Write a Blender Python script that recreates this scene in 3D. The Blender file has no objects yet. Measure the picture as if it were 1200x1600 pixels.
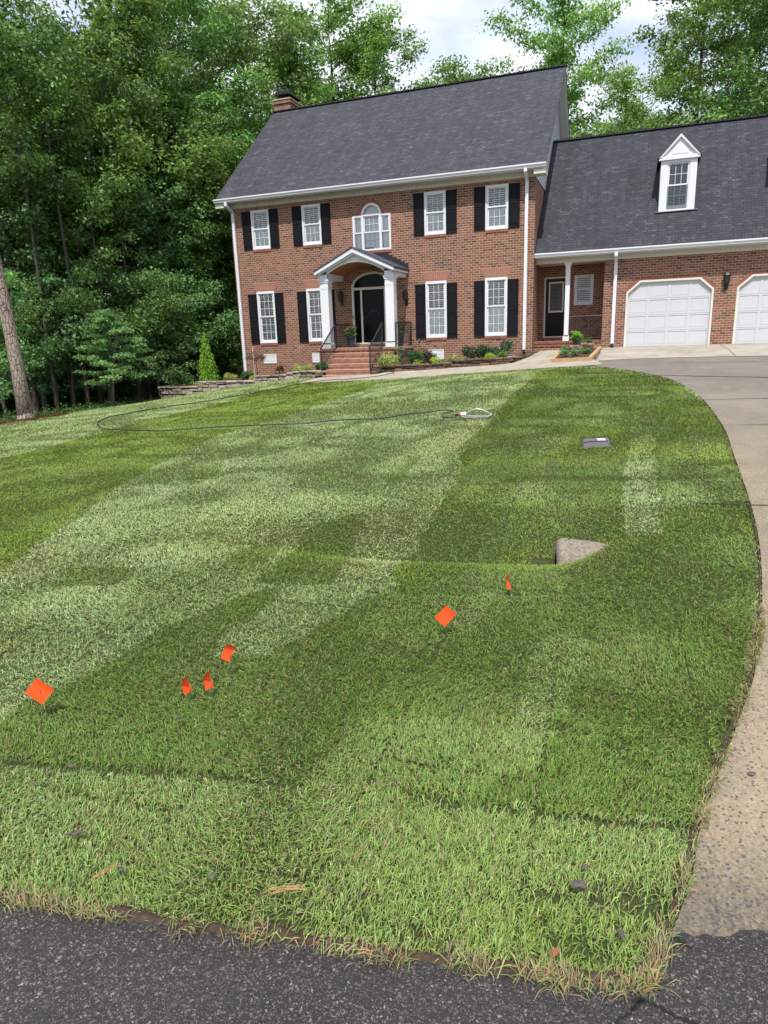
import bpy, math, random
import numpy as np
from mathutils import Vector, Matrix
S=bpy.context.scene
COL=S.collection
# ------------------------------------------------------------ camera
cd=bpy.data.cameras.new('camera'); cam=bpy.data.objects.new('camera',cd); COL.objects.link(cam); S.camera=cam
cr=(0.941055,0.336559,-0.033832); cu=(-0.055203,0.25149,0.966284); cf=(-0.33372,0.907459,-0.255245)
CX,CY,CZ=15.7145,-25.8695,0.7439
cam.matrix_world=Matrix(((cr[0],cu[0],-cf[0],CX),(cr[1],cu[1],-cf[1],CY),(cr[2],cu[2],-cf[2],CZ),(0,0,0,1)))
cd.sensor_fit='VERTICAL'; cd.sensor_height=24; cd.lens=1057.0/1600*24
cd.clip_start=.05; cd.clip_end=3000
# ------------------------------------------------------------ sky, sun, exposure
SUN=Vector((.17,-.85,1.50)).normalized()
el=math.asin(SUN.z); az=math.atan2(SUN.x,SUN.y)
w=bpy.data.worlds.new("World"); S.world=w; w.use_nodes=True
nt=w.node_tree; nt.nodes.clear(); N=nt.nodes.new; L=nt.links.new
out=N('ShaderNodeOutputWorld'); bg=N('ShaderNodeBackground'); bg.inputs[1].default_value=.15
sky=N('ShaderNodeTexSky'); sky.sky_type='NISHITA'; sky.sun_disc=False; sky.sun_elevation=el; sky.sun_rotation=az; sky.air_density=1; sky.dust_density=1.5
tc=N('ShaderNodeTexCoord'); mp=N('ShaderNodeMapping'); mp.inputs['Scale'].default_value=(1,1,2.2); mp.inputs['Location'].default_value=(.35,.1,.2)
L(tc.outputs['Generated'],mp.inputs[0])
no=N('ShaderNodeTexNoise'); no.inputs['Scale'].default_value=2.3; no.inputs['Detail'].default_value=7; no.inputs['Roughness'].default_value=.55
L(mp.outputs[0],no.inputs['Vector'])
rp=N('ShaderNodeValToRGB'); rp.color_ramp.elements[0].position=.38; rp.color_ramp.elements[1].position=.56
L(no.outputs['Fac'],rp.inputs[0])
n2=N('ShaderNodeTexNoise'); n2.inputs['Scale'].default_value=6; n2.inputs['Detail'].default_value=5; L(mp.outputs[0],n2.inputs['Vector'])
r2=N('ShaderNodeValToRGB'); r2.color_ramp.elements[0].position=.3; r2.color_ramp.elements[0].color=(4.0,4.25,4.9,1); r2.color_ramp.elements[1].position=.65; r2.color_ramp.elements[1].color=(5.6,5.8,6.2,1)
L(n2.outputs['Fac'],r2.inputs[0])
mx=N('ShaderNodeMix'); mx.data_type='RGBA'
L(rp.outputs[0],mx.inputs[0]); L(sky.outputs[0],mx.inputs[6]); L(r2.outputs[0],mx.inputs[7]); L(mx.outputs[2],bg.inputs[0]); L(bg.outputs[0],out.inputs[0])
sl=bpy.data.lights.new('sun','SUN'); sl.energy=3.5; sl.angle=math.radians(.8); sl.color=(1,.975,.93)
so=bpy.data.objects.new('sun',sl); COL.objects.link(so); so.rotation_euler=SUN.to_track_quat('Z','Y').to_euler(); so.location=(0,-40,60)
S.view_settings.view_transform='Standard'; S.view_settings.look='None'; S.view_settings.gamma=1; S.view_settings.exposure=0.55
S.view_settings.use_curve_mapping=False
S.cycles.use_denoising=True
S.cycles.max_bounces=8; S.cycles.transparent_max_bounces=16

# ------------------------------------------------------------ terrain
CP=np.array([(14,-24.7,-.86),(15.8,-24.4,-.86),(12,-25.1,-.88),(18,-24.2,-.86),(8,-25.8,-.9),(16.5,-21.2,-.84),(16.85,-17.5,-.75),(16.9,-12,-.6),(16.6,-8.2,-.5),(15.9,-6.8,-.42),(14.7,-4.9,-.34),(13.4,-4.5,-.4),(20,-5,-.3),(21,-12,-.55),(21,-20,-.8),(18,.5,0),(14,0.3,-.04),(22,.5,0.02),(12.4,-.6,-.12),(11.8,-2.3,-.48),(10.4,-2.5,-.52),(8.5,-2.9,-.62),(6,-3.2,-.68),(8,-4.4,-.7),(11,-4.2,-.55),(3.6,-2.6,-.8),(1.5,-2.6,-1.02),(-1,-2.6,-1.4),(-2.8,-2.6,-1.68),(0,-11.7,-1.2),(.6,-13,-1.17),(-1.7,-6,-1.48),(5,-8,-.95),(10,-10,-.72),(13,-15,-.78),(10,-18,-.88),(6,-17,-.98),(4,-22,-1.05),(-6,-4,-2.1),(-5,-12,-1.9),(-12,-8,-3.2),(-12,0,-3.4),(-8,6,-3),(0,-20,-1.5),(0,12,-2.2),(10,14,-1.2),(20,14,-.6),(-25,-5,-5),(-25,15,-5),(0,30,-3),(25,30,-2),(30,0,0),(30,-20,-.8),(0,-30,-1.1),(15,-30,-.9),(30,-30,-.9),(-25,-30,-3)],float)
def _phi(r2): return np.where(r2>0,.5*r2*np.log(np.maximum(r2,1e-12)),0)
_n=len(CP)
_K=_phi(((CP[:,None,:2]-CP[None,:,:2])**2).sum(-1))+np.eye(_n)*.5
_P=np.c_[np.ones(_n),CP[:,:2]]
_A=np.block([[_K,_P],[_P.T,np.zeros((3,3))]])
_w=np.linalg.solve(_A,np.r_[CP[:,2],0,0,0])
RD=np.array([.9866,.163]); RN=np.array([-.163,.9866]); R0=np.array([14.,-24.7])
def terrain(x,y):
  x=np.asarray(x,float);y=np.asarray(y,float)
  xc=np.clip(x,-28,32);yc=np.clip(y,-32,32)
  q=np.stack([xc,yc],-1);sh=q.shape[:-1];q=q.reshape(-1,2);out=np.empty(len(q))
  for i in range(0,len(q),20000):
    b=q[i:i+20000]
    out[i:i+20000]=_phi(((b[:,None]-CP[None,:,:2])**2).sum(-1))@_w[:_n]+_w[_n]+b@_w[_n+1:]
  z=out.reshape(sh)
  # roadside ditch that drains into the pipe under the driveway
  s=(x-14)*RD[0]+(y+24.7)*RD[1]; t=(x-14)*RN[0]+(y+24.7)*RN[1]
  tt=t-3.75; sg=np.where(tt<0,.36,.62)
  d=.29*np.exp(-(tt/sg)**2)/(1+np.exp((s-2.10-.35*tt)/.07))/(1+np.exp(-(s-.1)/.5))
  return z-d


# ------------------------------------------------------------ helpers
def origin(o):
    v=Vector((0,0,0))
    while o: v=v+Vector(o.location); o=o.parent
    return v
class MB:
    def __init__(s): s.v=[]; s.f=[]
    def add(s,vs,fs):
        n=len(s.v); s.v+= [tuple(map(float,q)) for q in vs]; s.f+=[tuple(i+n for i in f) for f in fs]; return s
    def box(s,x0,x1,y0,y1,z0,z1):
        return s.add([(x0,y0,z0),(x1,y0,z0),(x1,y1,z0),(x0,y1,z0),(x0,y0,z1),(x1,y0,z1),(x1,y1,z1),(x0,y1,z1)],
          [(0,3,2,1),(4,5,6,7),(0,1,5,4),(1,2,6,5),(2,3,7,6),(3,0,4,7)])
    def bbox(s,x0,x1,y0,y1,z0,z1,b):   # box with bevelled edges on the front (min y) face
        vs=[(x0,y1,z0),(x1,y1,z0),(x1,y1,z1),(x0,y1,z1),(x0,y0+b,z0),(x1,y0+b,z0),(x1,y0+b,z1),(x0,y0+b,z1),(x0+b,y0,z0+b),(x1-b,y0,z0+b),(x1-b,y0,z1-b),(x0+b,y0,z1-b)]
        return s.add(vs,[(0,3,2,1),(8,9,10,11),(4,5,9,8),(5,6,10,9),(6,7,11,10),(7,4,8,11),(0,1,5,4),(1,2,6,5),(2,3,7,6),(3,0,4,7)])
    def prism(s,poly,a,b,axis='y'):
        # poly: list of 2D points; axis y: (x,z) extruded y a..b ; axis x: (y,z) ; axis z: (x,y)
        n=len(poly)
        def P(p,t): return (p[0],t,p[1]) if axis=='y' else ((t,p[0],p[1]) if axis=='x' else (p[0],p[1],t))
        vs=[P(p,a) for p in poly]+[P(p,b) for p in poly]
        fs=[tuple(range(n)),tuple(range(2*n-1,n-1,-1))]+[(i,i+n,(i+1)%n+n,(i+1)%n) for i in range(n)]
        return s.add(vs,fs)
    def tube(s,pts,r,n=8,cap=True):
        pts=[Vector(p) for p in pts]; rs=r if isinstance(r,(list,tuple)) else [r]*len(pts)
        base=len(s.v); up=Vector((0,0,1)); prev=None
        for i,p in enumerate(pts):
            d=(pts[min(i+1,len(pts)-1)]-pts[max(i-1,0)]).normalized()
            if prev is None:
                a=d.cross(up if abs(d.z)<.9 else Vector((1,0,0))).normalized()
            else: a=(prev-d*prev.dot(d)).normalized()
            prev=a; b=d.cross(a)
            for k in range(n):
                t=2*math.pi*k/n; s.v.append(tuple(p+(a*math.cos(t)+b*math.sin(t))*rs[i]))
        for i in range(len(pts)-1):
            for k in range(n):
                q=base+i*n; s.f.append((q+k,q+(k+1)%n,q+n+(k+1)%n,q+n+k))
        if cap:
            s.f.append(tuple(base+k for k in range(n))[::-1]); s.f.append(tuple(base+(len(pts)-1)*n+k for k in range(n)))
        return s
    def lathe(s,prof,cx=0,cy=0,n=20,cz=0):
        base=len(s.v)
        for r,z in prof:
            for k in range(n):
                t=2*math.pi*k/n; s.v.append((cx+r*math.cos(t),cy+r*math.sin(t),cz+z))
        for i in range(len(prof)-1):
            for k in range(n):
                q=base+i*n; s.f.append((q+k,q+(k+1)%n,q+n+(k+1)%n,q+n+k))
        return s
    def build(s,name,mat,parent=None,local=False,smooth=False,loc=None):
        off=Vector((0,0,0)) if local else (origin(parent) if parent else (Vector(loc) if loc else Vector((0,0,0))))
        me=bpy.data.meshes.new(name)
        me.from_pydata([(a-off.x,b-off.y,c-off.z) for a,b,c in s.v],[],s.f); me.update()
        if smooth: me.polygons.foreach_set('use_smooth',[True]*len(me.polygons))
        if mat: me.materials.append(mat)
        o=bpy.data.objects.new(name,me); COL.objects.link(o)
        if parent: o.parent=parent
        elif loc: o.location=loc
        return o
def tag(o,label=None,cat=None,group=None,kind=None):
    if label: o['label']=label
    if cat: o['category']=cat
    if group: o['group']=group
    if kind: o['kind']=kind
    return o
def empty(name,loc,rz=0,sc=1):
    o=bpy.data.objects.new(name,None); COL.objects.link(o); o.location=loc; o.rotation_euler=(0,0,rz); o.scale=(sc,sc,sc); o.empty_display_size=.1
    return o
def copy_tree(o,parent=None):
    c=o.copy(); COL.objects.link(c); c.parent=parent
    for ch in list(o.children): copy_tree(ch,c)
    return c
def npmesh(name,V,F,mat,col=None,smooth=False,parent=None,normals_up=False):
    """V (n,3) float, F (m,k) int faces all the same size, col (n,3)"""
    me=bpy.data.meshes.new(name); V=np.asarray(V,np.float32); F=np.asarray(F,np.int32); m,k=F.shape
    me.vertices.add(len(V)); me.vertices.foreach_set('co',V.ravel())
    me.loops.add(m*k); me.loops.foreach_set('vertex_index',F.ravel())
    me.polygons.add(m); me.polygons.foreach_set('loop_start',np.arange(0,m*k,k,dtype=np.int32)); me.polygons.foreach_set('loop_total',np.full(m,k,np.int32))
    if smooth: me.polygons.foreach_set('use_smooth',np.ones(m,bool))
    if col is not None:
        a=me.color_attributes.new('Col','FLOAT_COLOR','POINT'); c=np.ones((len(V),4),np.float32); c[:,:3]=col; a.data.foreach_set('color',c.ravel())
    me.update(calc_edges=True)
    if mat: me.materials.append(mat)
    o=bpy.data.objects.new(name,me); COL.objects.link(o)
    if parent: o.parent=parent
    return o
# ------------------------------------------------------------ materials
class NT:
    def __init__(s,name):
        s.m=bpy.data.materials.new(name); s.m.use_nodes=True; s.t=s.m.node_tree; s.t.nodes.clear()
        s.out=s.n('ShaderNodeOutputMaterial'); s.b=s.n('ShaderNodeBsdfPrincipled'); s.l(s.b.outputs[0],s.out.inputs[0])
    def n(s,t,**k):
        q=s.t.nodes.new(t)
        for a,b in k.items(): setattr(q,a,b)
        return q
    def l(s,a,b): s.t.links.new(a,b)
    def pos(s): return s.n('ShaderNodeNewGeometry').outputs['Position']
    def obj(s): return s.n('ShaderNodeTexCoord').outputs['Object']
    def noise(s,vec,scale,detail=4,rough=.5,dist=0):
        q=s.n('ShaderNodeTexNoise'); q.inputs['Scale'].default_value=scale; q.inputs['Detail'].default_value=detail; q.inputs['Roughness'].default_value=rough; q.inputs['Distortion'].default_value=dist
        s.l(vec,q.inputs['Vector']); return q.outputs['Fac']
    def ramp(s,fac,stops,interp='LINEAR'):
        q=s.n('ShaderNodeValToRGB'); q.color_ramp.interpolation=interp; e=q.color_ramp.elements
        while len(e)<len(stops): e.new(.5)
        for el_,(p,c) in zip(e,stops): el_.position=p; el_.color=(c[0],c[1],c[2],1) if not isinstance(c,(int,float)) else (c,c,c,1)
        s.l(fac,q.inputs[0]); return q.outputs[0]
    def mix(s,f,a,b,mode='MIX'):
        q=s.n('ShaderNodeMix',data_type='RGBA',blend_type=mode)
        for i,x in ((0,f),(6,a),(7,b)):
            if isinstance(x,(int,float)): q.inputs[i].default_value=x if i==0 else (x,x,x,1)
            elif isinstance(x,tuple): q.inputs[i].default_value=(*x,1)
            else: s.l(x,q.inputs[i])
        return q.outputs[2]
    def math(s,op,a,b=0):
        q=s.n('ShaderNodeMath',operation=op)
        for i,x in ((0,a),(1,b)):
            if isinstance(x,(int,float)): q.inputs[i].default_value=x
            else: s.l(x,q.inputs[i])
        return q.outputs[0]
    def stretch(s,p,sc):
        m=s.n('ShaderNodeMapping'); m.inputs['Scale'].default_value=sc; s.l(p,m.inputs[0]); return m.outputs[0]
    def warp(s,p,amt,sc):
        w=s.n('ShaderNodeTexNoise'); w.inputs['Scale'].default_value=sc; w.inputs['Detail'].default_value=3; s.l(p,w.inputs['Vector']); a=s.n('ShaderNodeVectorMath',operation='SUBTRACT'); s.l(w.outputs['Color'],a.inputs[0]); a.inputs[1].default_value=(.5,.5,.5); b=s.n('ShaderNodeVectorMath',operation='SCALE'); s.l(a.outputs[0],b.inputs[0]); b.inputs['Scale'].default_value=amt*4; c=s.n('ShaderNodeVectorMath',operation='ADD'); s.l(p,c.inputs[0]); s.l(b.outputs[0],c.inputs[1]); return c.outputs[0]
    def bump(s,h,strength=.3,dist=.01):
        q=s.n('ShaderNodeBump'); q.inputs['Strength'].default_value=strength; q.inputs['Distance'].default_value=dist; s.l(h,q.inputs['Height']); s.l(q.outputs[0],s.b.inputs['Normal']); return q
    def base(s,c,rough=.6,spec=.3,metal=0):
        if isinstance(c,tuple): s.b.inputs['Base Color'].default_value=(*c,1)
        else: s.l(c,s.b.inputs['Base Color'])
        s.b.inputs['Roughness'].default_value=rough; s.b.inputs['Specular IOR Level'].default_value=spec; s.b.inputs['Metallic'].default_value=metal
        return s
def plain(name,c,rough=.6,spec=.3,metal=0,var=.12,scale=6,bump=0,bscale=60):
    t=NT(name); p=t.obj(); f=t.noise(p,scale,5,.6)
    col=t.mix(f,tuple(x*(1-var) for x in c),tuple(min(1,x*(1+var)) for x in c)); t.base(col,rough,spec,metal)
    if bump: t.bump(t.noise(p,bscale,4),bump,.004)
    return t.m
def brick_mat(name,vertical=False,dirt=True):
    t=NT(name); g=t.n('ShaderNodeNewGeometry'); sp=t.n('ShaderNodeSeparateXYZ'); t.l(g.outputs['Position'],sp.inputs[0])
    cb=t.n('ShaderNodeCombineXYZ'); u=t.math('ADD',sp.outputs[0],sp.outputs[1])
    if vertical: t.l(sp.outputs[2],cb.inputs[0]); t.l(u,cb.inputs[1])
    else: t.l(u,cb.inputs[0]); t.l(sp.outputs[2],cb.inputs[1])
    # slight wobble so that courses are not ruler straight
    wn=t.n('ShaderNodeTexNoise'); wn.inputs['Scale'].default_value=5; t.l(g.outputs['Position'],wn.inputs['Vector'])
    ws=t.n('ShaderNodeVectorMath',operation='SCALE'); t.l(wn.outputs['Color'],ws.inputs[0]); ws.inputs['Scale'].default_value=.010
    wa=t.n('ShaderNodeVectorMath',operation='ADD'); t.l(cb.outputs[0],wa.inputs[0]); t.l(ws.outputs[0],wa.inputs[1])
    br=t.n('ShaderNodeTexBrick'); br.offset=.5; br.inputs['Scale'].default_value=1; br.inputs['Brick Width'].default_value=.2032; br.inputs['Row Height'].default_value=.0813
    br.inputs['Mortar Size'].default_value=.0062; br.inputs['Mortar Smooth'].default_value=.25; br.inputs['Bias'].default_value=0
    br.inputs['Color1'].default_value=(0,0,0,1); br.inputs['Color2'].default_value=(1,1,1,1); br.inputs['Mortar'].default_value=(.5,.5,.5,1)
    t.l(wa.outputs[0],br.inputs['Vector'])
    c=t.ramp(br.outputs['Color'],[(0,(.050,.047,.038)),(.11,(.085,.065,.047)),(.14,(.17,.070,.045)),(.35,(.22,.082,.050)),(.6,(.275,.102,.060)),(.8,(.32,.142,.085)),(1,(.235,.076,.052))])
    f=t.noise(g.outputs['Position'],38,4,.6); c=t.mix(t.math('MULTIPLY',f,.45),c,(.20,.13,.095))
    big=t.noise(g.outputs['Position'],.9,4,.6); c=t.mix(t.ramp(big,[(.35,0.0),(.75,.35)]),c,(.19,.085,.065))
    mo=t.mix(t.noise(g.outputs['Position'],14,3),(.42,.35,.27),(.62,.53,.43))
    c=t.mix(br.outputs['Fac'],c,mo); c=t.mix(1.0,c,(.90,.88,.86),'MULTIPLY'); t.base(c,.85,.15)
    h=t.math('ADD',t.math('MULTIPLY',br.outputs['Fac'],-1),t.math('MULTIPLY',f,.25)); t.bump(h,.6,.006)
    return t.m
def brick_solo(name):   # single bricks built as geometry
    t=NT(name); g=t.n('ShaderNodeNewGeometry'); r=g.outputs['Random Per Island']
    c=t.ramp(r,[(0,(.17,.070,.045)),(.3,(.28,.10,.065)),(.7,(.33,.13,.08)),(1,(.24,.085,.06))])
    f=t.noise(g.outputs['Position'],40,4,.6); c=t.mix(t.math('MULTIPLY',f,.4),c,(.22,.13,.095)); t.base(c,.85,.15); t.bump(f,.3,.004); return t.m
def shingle_mat(name,slope,dk=1.):
    t=NT(name); g=t.n('ShaderNodeNewGeometry'); sp=t.n('ShaderNodeSeparateXYZ'); t.l(g.outputs['Position'],sp.inputs[0])
    cb=t.n('ShaderNodeCombineXYZ'); t.l(t.math('ADD',sp.outputs[0],.0),cb.inputs[0]); t.l(t.math('MULTIPLY',sp.outputs[2],slope),cb.inputs[1])
    def br(wd,ht,off):
        q=t.n('ShaderNodeTexBrick'); q.offset=off; q.offset_frequency=2; q.inputs['Scale'].default_value=1; q.inputs['Brick Width'].default_value=wd; q.inputs['Row Height'].default_value=ht
        q.inputs['Mortar Size'].default_value=.011; q.inputs['Mortar Smooth'].default_value=.6; q.inputs['Color1'].default_value=(0,0,0,1); q.inputs['Color2'].default_value=(1,1,1,1); q.inputs['Mortar'].default_value=(.1,.1,.1,1)
        t.l(cb.outputs[0],q.inputs['Vector']); return q
    a=br(.155,.127,.37); b=br(.33,.127,.71)
    s_=t.mix(.45,a.outputs['Color'],b.outputs['Color'])
    c=t.ramp(s_,[(0,(.036,.036,.044)),(.45,(.062,.062,.073)),(.75,(.098,.098,.110)),(1,(.165,.163,.172))])
    f=t.noise(g.outputs['Position'],60,3,.7); c=t.mix(.35,c,t.mix(f,(.03,.03,.036),(.14,.14,.152)))
    big=t.noise(g.outputs['Position'],.7,3,.6); c=t.mix(t.ramp(big,[(.3,0.),(.7,.35)]),c,(.075,.075,.082))
    m=t.math('MULTIPLY',b.outputs['Fac'],.6); c=t.mix(m,c,(.016,.016,.02))
    st=t.noise(t.stretch(g.outputs['Position'],(1.2,.25,.25)),1.6,5,.65); c=t.mix(t.ramp(st,[(.42,0.),(.72,.45)]),c,(.035,.035,.038)); c=t.mix(1.0,c,(dk*.95,dk*.96,dk*1.01),'MULTIPLY')
    t.base(c,.9,.2); t.bump(t.math('SUBTRACT',s_,b.outputs['Fac']),.5,.01); return t.m
def attr_mat(name,rough=.6,trans=.3,spec=.25,objvar=0.0,tint=(1,1,1)):
    t=NT(name); a=t.n('ShaderNodeAttribute'); a.attribute_name='Col'; c=a.outputs['Color']
    if tint!=(1,1,1): c=t.mix(1.0,c,tint,'MULTIPLY')
    if objvar:
        oi=t.n('ShaderNodeObjectInfo'); hs=t.n('ShaderNodeHueSaturation'); t.l(c,hs.inputs['Color'])
        t.l(t.math('ADD',.5-objvar*.08,t.math('MULTIPLY',oi.outputs['Random'],objvar*.16)),hs.inputs['Hue'])
        t.l(t.math('ADD',1-objvar,t.math('MULTIPLY',oi.outputs['Random'],2*objvar)),hs.inputs['Value']); c=hs.outputs[0]
    t.base(c,rough,spec)
    if trans:
        tr=t.n('ShaderNodeBsdfTranslucent'); t.l(t.mix(1.0,c,(1.15,1.25,.7),'MULTIPLY'),tr.inputs[0]); ms=t.n('ShaderNodeMixShader'); ms.inputs[0].default_value=trans
        t.l(t.b.outputs[0],ms.inputs[1]); t.l(tr.outputs[0],ms.inputs[2]); t.l(ms.outputs[0],t.out.inputs[0])
    return t.m
M={}
M['brick']=brick_mat('brick_wall_material'); M['brickv']=brick_solo('single_brick_material')
M['brickh']=plain('header_brick_material',(.30,.118,.078),.85,.15,var=.45,scale=25,bump=.3)
M['mortar']=plain('mortar_material',(.40,.33,.26),.9,.1,bump=.3)
M['white']=plain('white_paint_material',(.64,.645,.66),.45,.4,var=.05,scale=1.3)
M['gdoor']=plain('garage_door_paint',(.50,.505,.53),.5,.3,var=.05,scale=1.1)
M['cream']=plain('cream_trim_material',(.60,.58,.51),.5,.35,var=.06,scale=2)
M['black']=plain('black_paint_material',(.009,.009,.011),.6,.12,var=.3,scale=3)
M['iron']=plain('black_iron_material',(.02,.018,.018),.5,.4,var=.3)
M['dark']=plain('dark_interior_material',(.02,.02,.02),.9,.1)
M['blind']=plain('blind_slat_material',(.93,.94,.93),.6,.2,var=.03)
M['curtain']=plain('white_shade_material',(.70,.72,.71),.6,.2,var=.05)
M['shingle']=shingle_mat('roof_shingle_material',1.581,.80); M['shingle2']=shingle_mat('wing_shingle_material',1.41,.66); M['shingle3']=shingle_mat('porch_shingle_material',2.3)
M['flash']=plain('black_flashing_material',(.02,.02,.023),.5,.35)
M['siding']=plain('grey_siding_material',(.72,.73,.74),.5,.3,var=.04)
M['soffit']=plain('soffit_material',(.58,.56,.50),.6,.2,var=.06)  # beige puts eave shade and light bounced off the lawn into the colour
M['wood']=plain('stained_wood_ceiling',(.28,.11,.05),.5,.3,var=.3,scale=9)
M['navy']=plain('navy_glaze_material',(.012,.02,.04),.2,.6)
M['soil']=plain('dark_soil_material',(.045,.030,.020),.95,.1,var=.5,scale=20,bump=.6)
M['bark']=plain('grey_bark_material',(.085,.07,.055),.95,.1,var=.45,scale=7,bump=.6,bscale=20)
def glass_mat():
    t=NT('window_glass_material'); t.base((.9,.95,.95),.02,.5)
    tr=t.n('ShaderNodeBsdfTransparent'); tr.inputs[0].default_value=(.96,.985,.985,1); gl=t.n('ShaderNodeBsdfGlossy'); gl.inputs['Roughness'].default_value=.02
    fr=t.n('ShaderNodeFresnel'); fr.inputs['IOR'].default_value=1.5; ms=t.n('ShaderNodeMixShader'); t.l(t.math('ADD',t.math('MULTIPLY',fr.outputs[0],1.0),.04),ms.inputs[0]); t.l(tr.outputs[0],ms.inputs[1]); t.l(gl.outputs[0],ms.inputs[2]); t.l(ms.outputs[0],t.out.inputs[0]); return t.m
M['glass']=glass_mat()
def storm_mat():
    t=NT('dark_storm_glass_material'); t.base((.004,.004,.006),.12,.10); return t.m
M['storm']=storm_mat()
def pine_bark():
    t=NT('pine_bark_material'); p=t.obj(); mp=t.n('ShaderNodeMapping'); mp.inputs['Scale'].default_value=(9,9,3); t.l(p,mp.inputs[0])
    v=t.n('ShaderNodeTexVoronoi',feature='DISTANCE_TO_EDGE'); v.inputs['Scale'].default_value=1.6; t.l(mp.outputs[0],v.inputs['Vector'])
    f=t.noise(p,22,5,.65); c=t.mix(f,(.22,.165,.13),(.42,.34,.29)); e=t.ramp(v.outputs['Distance'],[(0,0.),(.09,1.)]); c=t.mix(e,(.085,.055,.042),c); t.base(c,.95,.1)
    t.bump(t.math('ADD',e,f),.8,.02); return t.m
M['pine']=pine_bark()
def concrete_mat(name,a,b,speck=.35,sc=1.):
    t=NT(name); p=t.pos(); c=t.mix(t.ramp(t.noise(p,.55*sc,5,.6,.4),[(.3,0.),(.68,1.)]),a,b)
    c=t.mix(t.ramp(t.noise(p,2.1*sc,6,.65),[(.42,0.),(.75,.6)]),c,(.11,.105,.10))
    v=t.n('ShaderNodeTexVoronoi'); v.inputs['Scale'].default_value=75; v.inputs['Randomness'].default_value=1; t.l(p,v.inputs['Vector'])
    v2=t.n('ShaderNodeTexVoronoi'); v2.inputs['Scale'].default_value=30; t.l(p,v2.inputs['Vector'])
    vf=t.ramp(v.outputs['Color'],[(.0,(.10,.09,.085)),(.4,(.30,.26,.20)),(1,(.52,.44,.33))]); c=t.mix(speck,c,vf)
    dk=t.math('MULTIPLY',t.math('LESS_THAN',v2.outputs['Distance'],.20),t.math('GREATER_THAN',t.noise(p,9,2),.5)); c=t.mix(t.math('MULTIPLY',dk,.75*min(1,speck*2)),c,(.075,.075,.08))
    f=t.noise(p,120,3,.7); t.base(c,.9,.15); t.bump(t.math('ADD',f,v.outputs['Distance']),.5,.006); return t.m
def drive_mat():
    t=NT('driveway_concrete_material'); p=t.warp(t.pos(),.006,45); sp=t.n('ShaderNodeSeparateXYZ'); t.l(p,sp.inputs[0])
    near=t.n('ShaderNodeMapRange'); near.inputs[1].default_value=-22; near.inputs[2].default_value=-9; t.l(sp.outputs[1],near.inputs[0])
    tan=t.mix(t.noise(p,1.6,5,.6),(.215,.158,.098),(.37,.28,.175)); gry=t.mix(t.noise(p,.8,6,.65,.5),(.085,.083,.083),(.19,.172,.152))
    c=t.mix(near.outputs[0],tan,gry)
    st=t.ramp(t.noise(t.stretch(p,(1.,.45,1.)),.75,8,.72,1.2),[(.40,0.),(.66,.8)]); c=t.mix(t.math('MULTIPLY',st,t.math('ADD',near.outputs[0],.22)),c,(.085,.085,.09)); st2=t.ramp(t.noise(p,3.1,7,.7),[(.45,0.),(.7,.5)]); c=t.mix(st2,c,(.07,.068,.066)); st3=t.ramp(t.noise(t.stretch(p,(1,1,1)),.31,5,.6),[(.5,0.),(.72,.22)]); c=t.mix(st3,c,(.36,.31,.25)); ft=t.n('ShaderNodeMapRange'); ft.inputs[1].default_value=-23.65; ft.inputs[2].default_value=-24.15; t.l(sp.outputs[1],ft.inputs[0]); c=t.mix(t.math('MULTIPLY',ft.outputs[0],t.math('ADD',t.noise(p,7,6,.7),.30)),c,(.042,.037,.033))
    v=t.n('ShaderNodeTexVoronoi'); v.inputs['Scale'].default_value=130; t.l(p,v.inputs['Vector'])
    vf=t.ramp(v.outputs['Color'],[(.1,(.12,.10,.085)),(.5,(.30,.25,.18)),(1,(.55,.46,.34))]); c=t.mix(.28,c,vf)
    v2=t.n('ShaderNodeTexVoronoi'); v2.inputs['Scale'].default_value=62; t.l(p,v2.inputs['Vector'])
    sc=t.n('ShaderNodeSeparateColor'); t.l(v2.outputs['Color'],sc.inputs[0])
    dk=t.math('MULTIPLY',t.math('LESS_THAN',v2.outputs['Distance'],.36),t.math('GREATER_THAN',sc.outputs[0],.55)); 
    dk=t.math('MULTIPLY',dk,t.math('SUBTRACT',1,near.outputs[0])); c=t.mix(t.math('MULTIPLY',dk,.8),c,(.065,.068,.075))
    jt=t.math('GREATER_THAN',sp.outputs[1],-1.4)
    t.base(c,.9,.15); t.bump(t.math('ADD',t.noise(p,150,3,.7),v.outputs['Distance']),.5,.005); return t.m
M['drive']=drive_mat(); M['walk']=concrete_mat('walk_concrete_material',(.36,.29,.22),(.42,.38,.32),.2)
M['apron']=concrete_mat('apron_concrete_material',(.30,.26,.21),(.42,.38,.32),.15)
M['pipe']=concrete_mat('pipe_concrete_material',(.15,.115,.085),(.24,.195,.15),.35)
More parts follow.
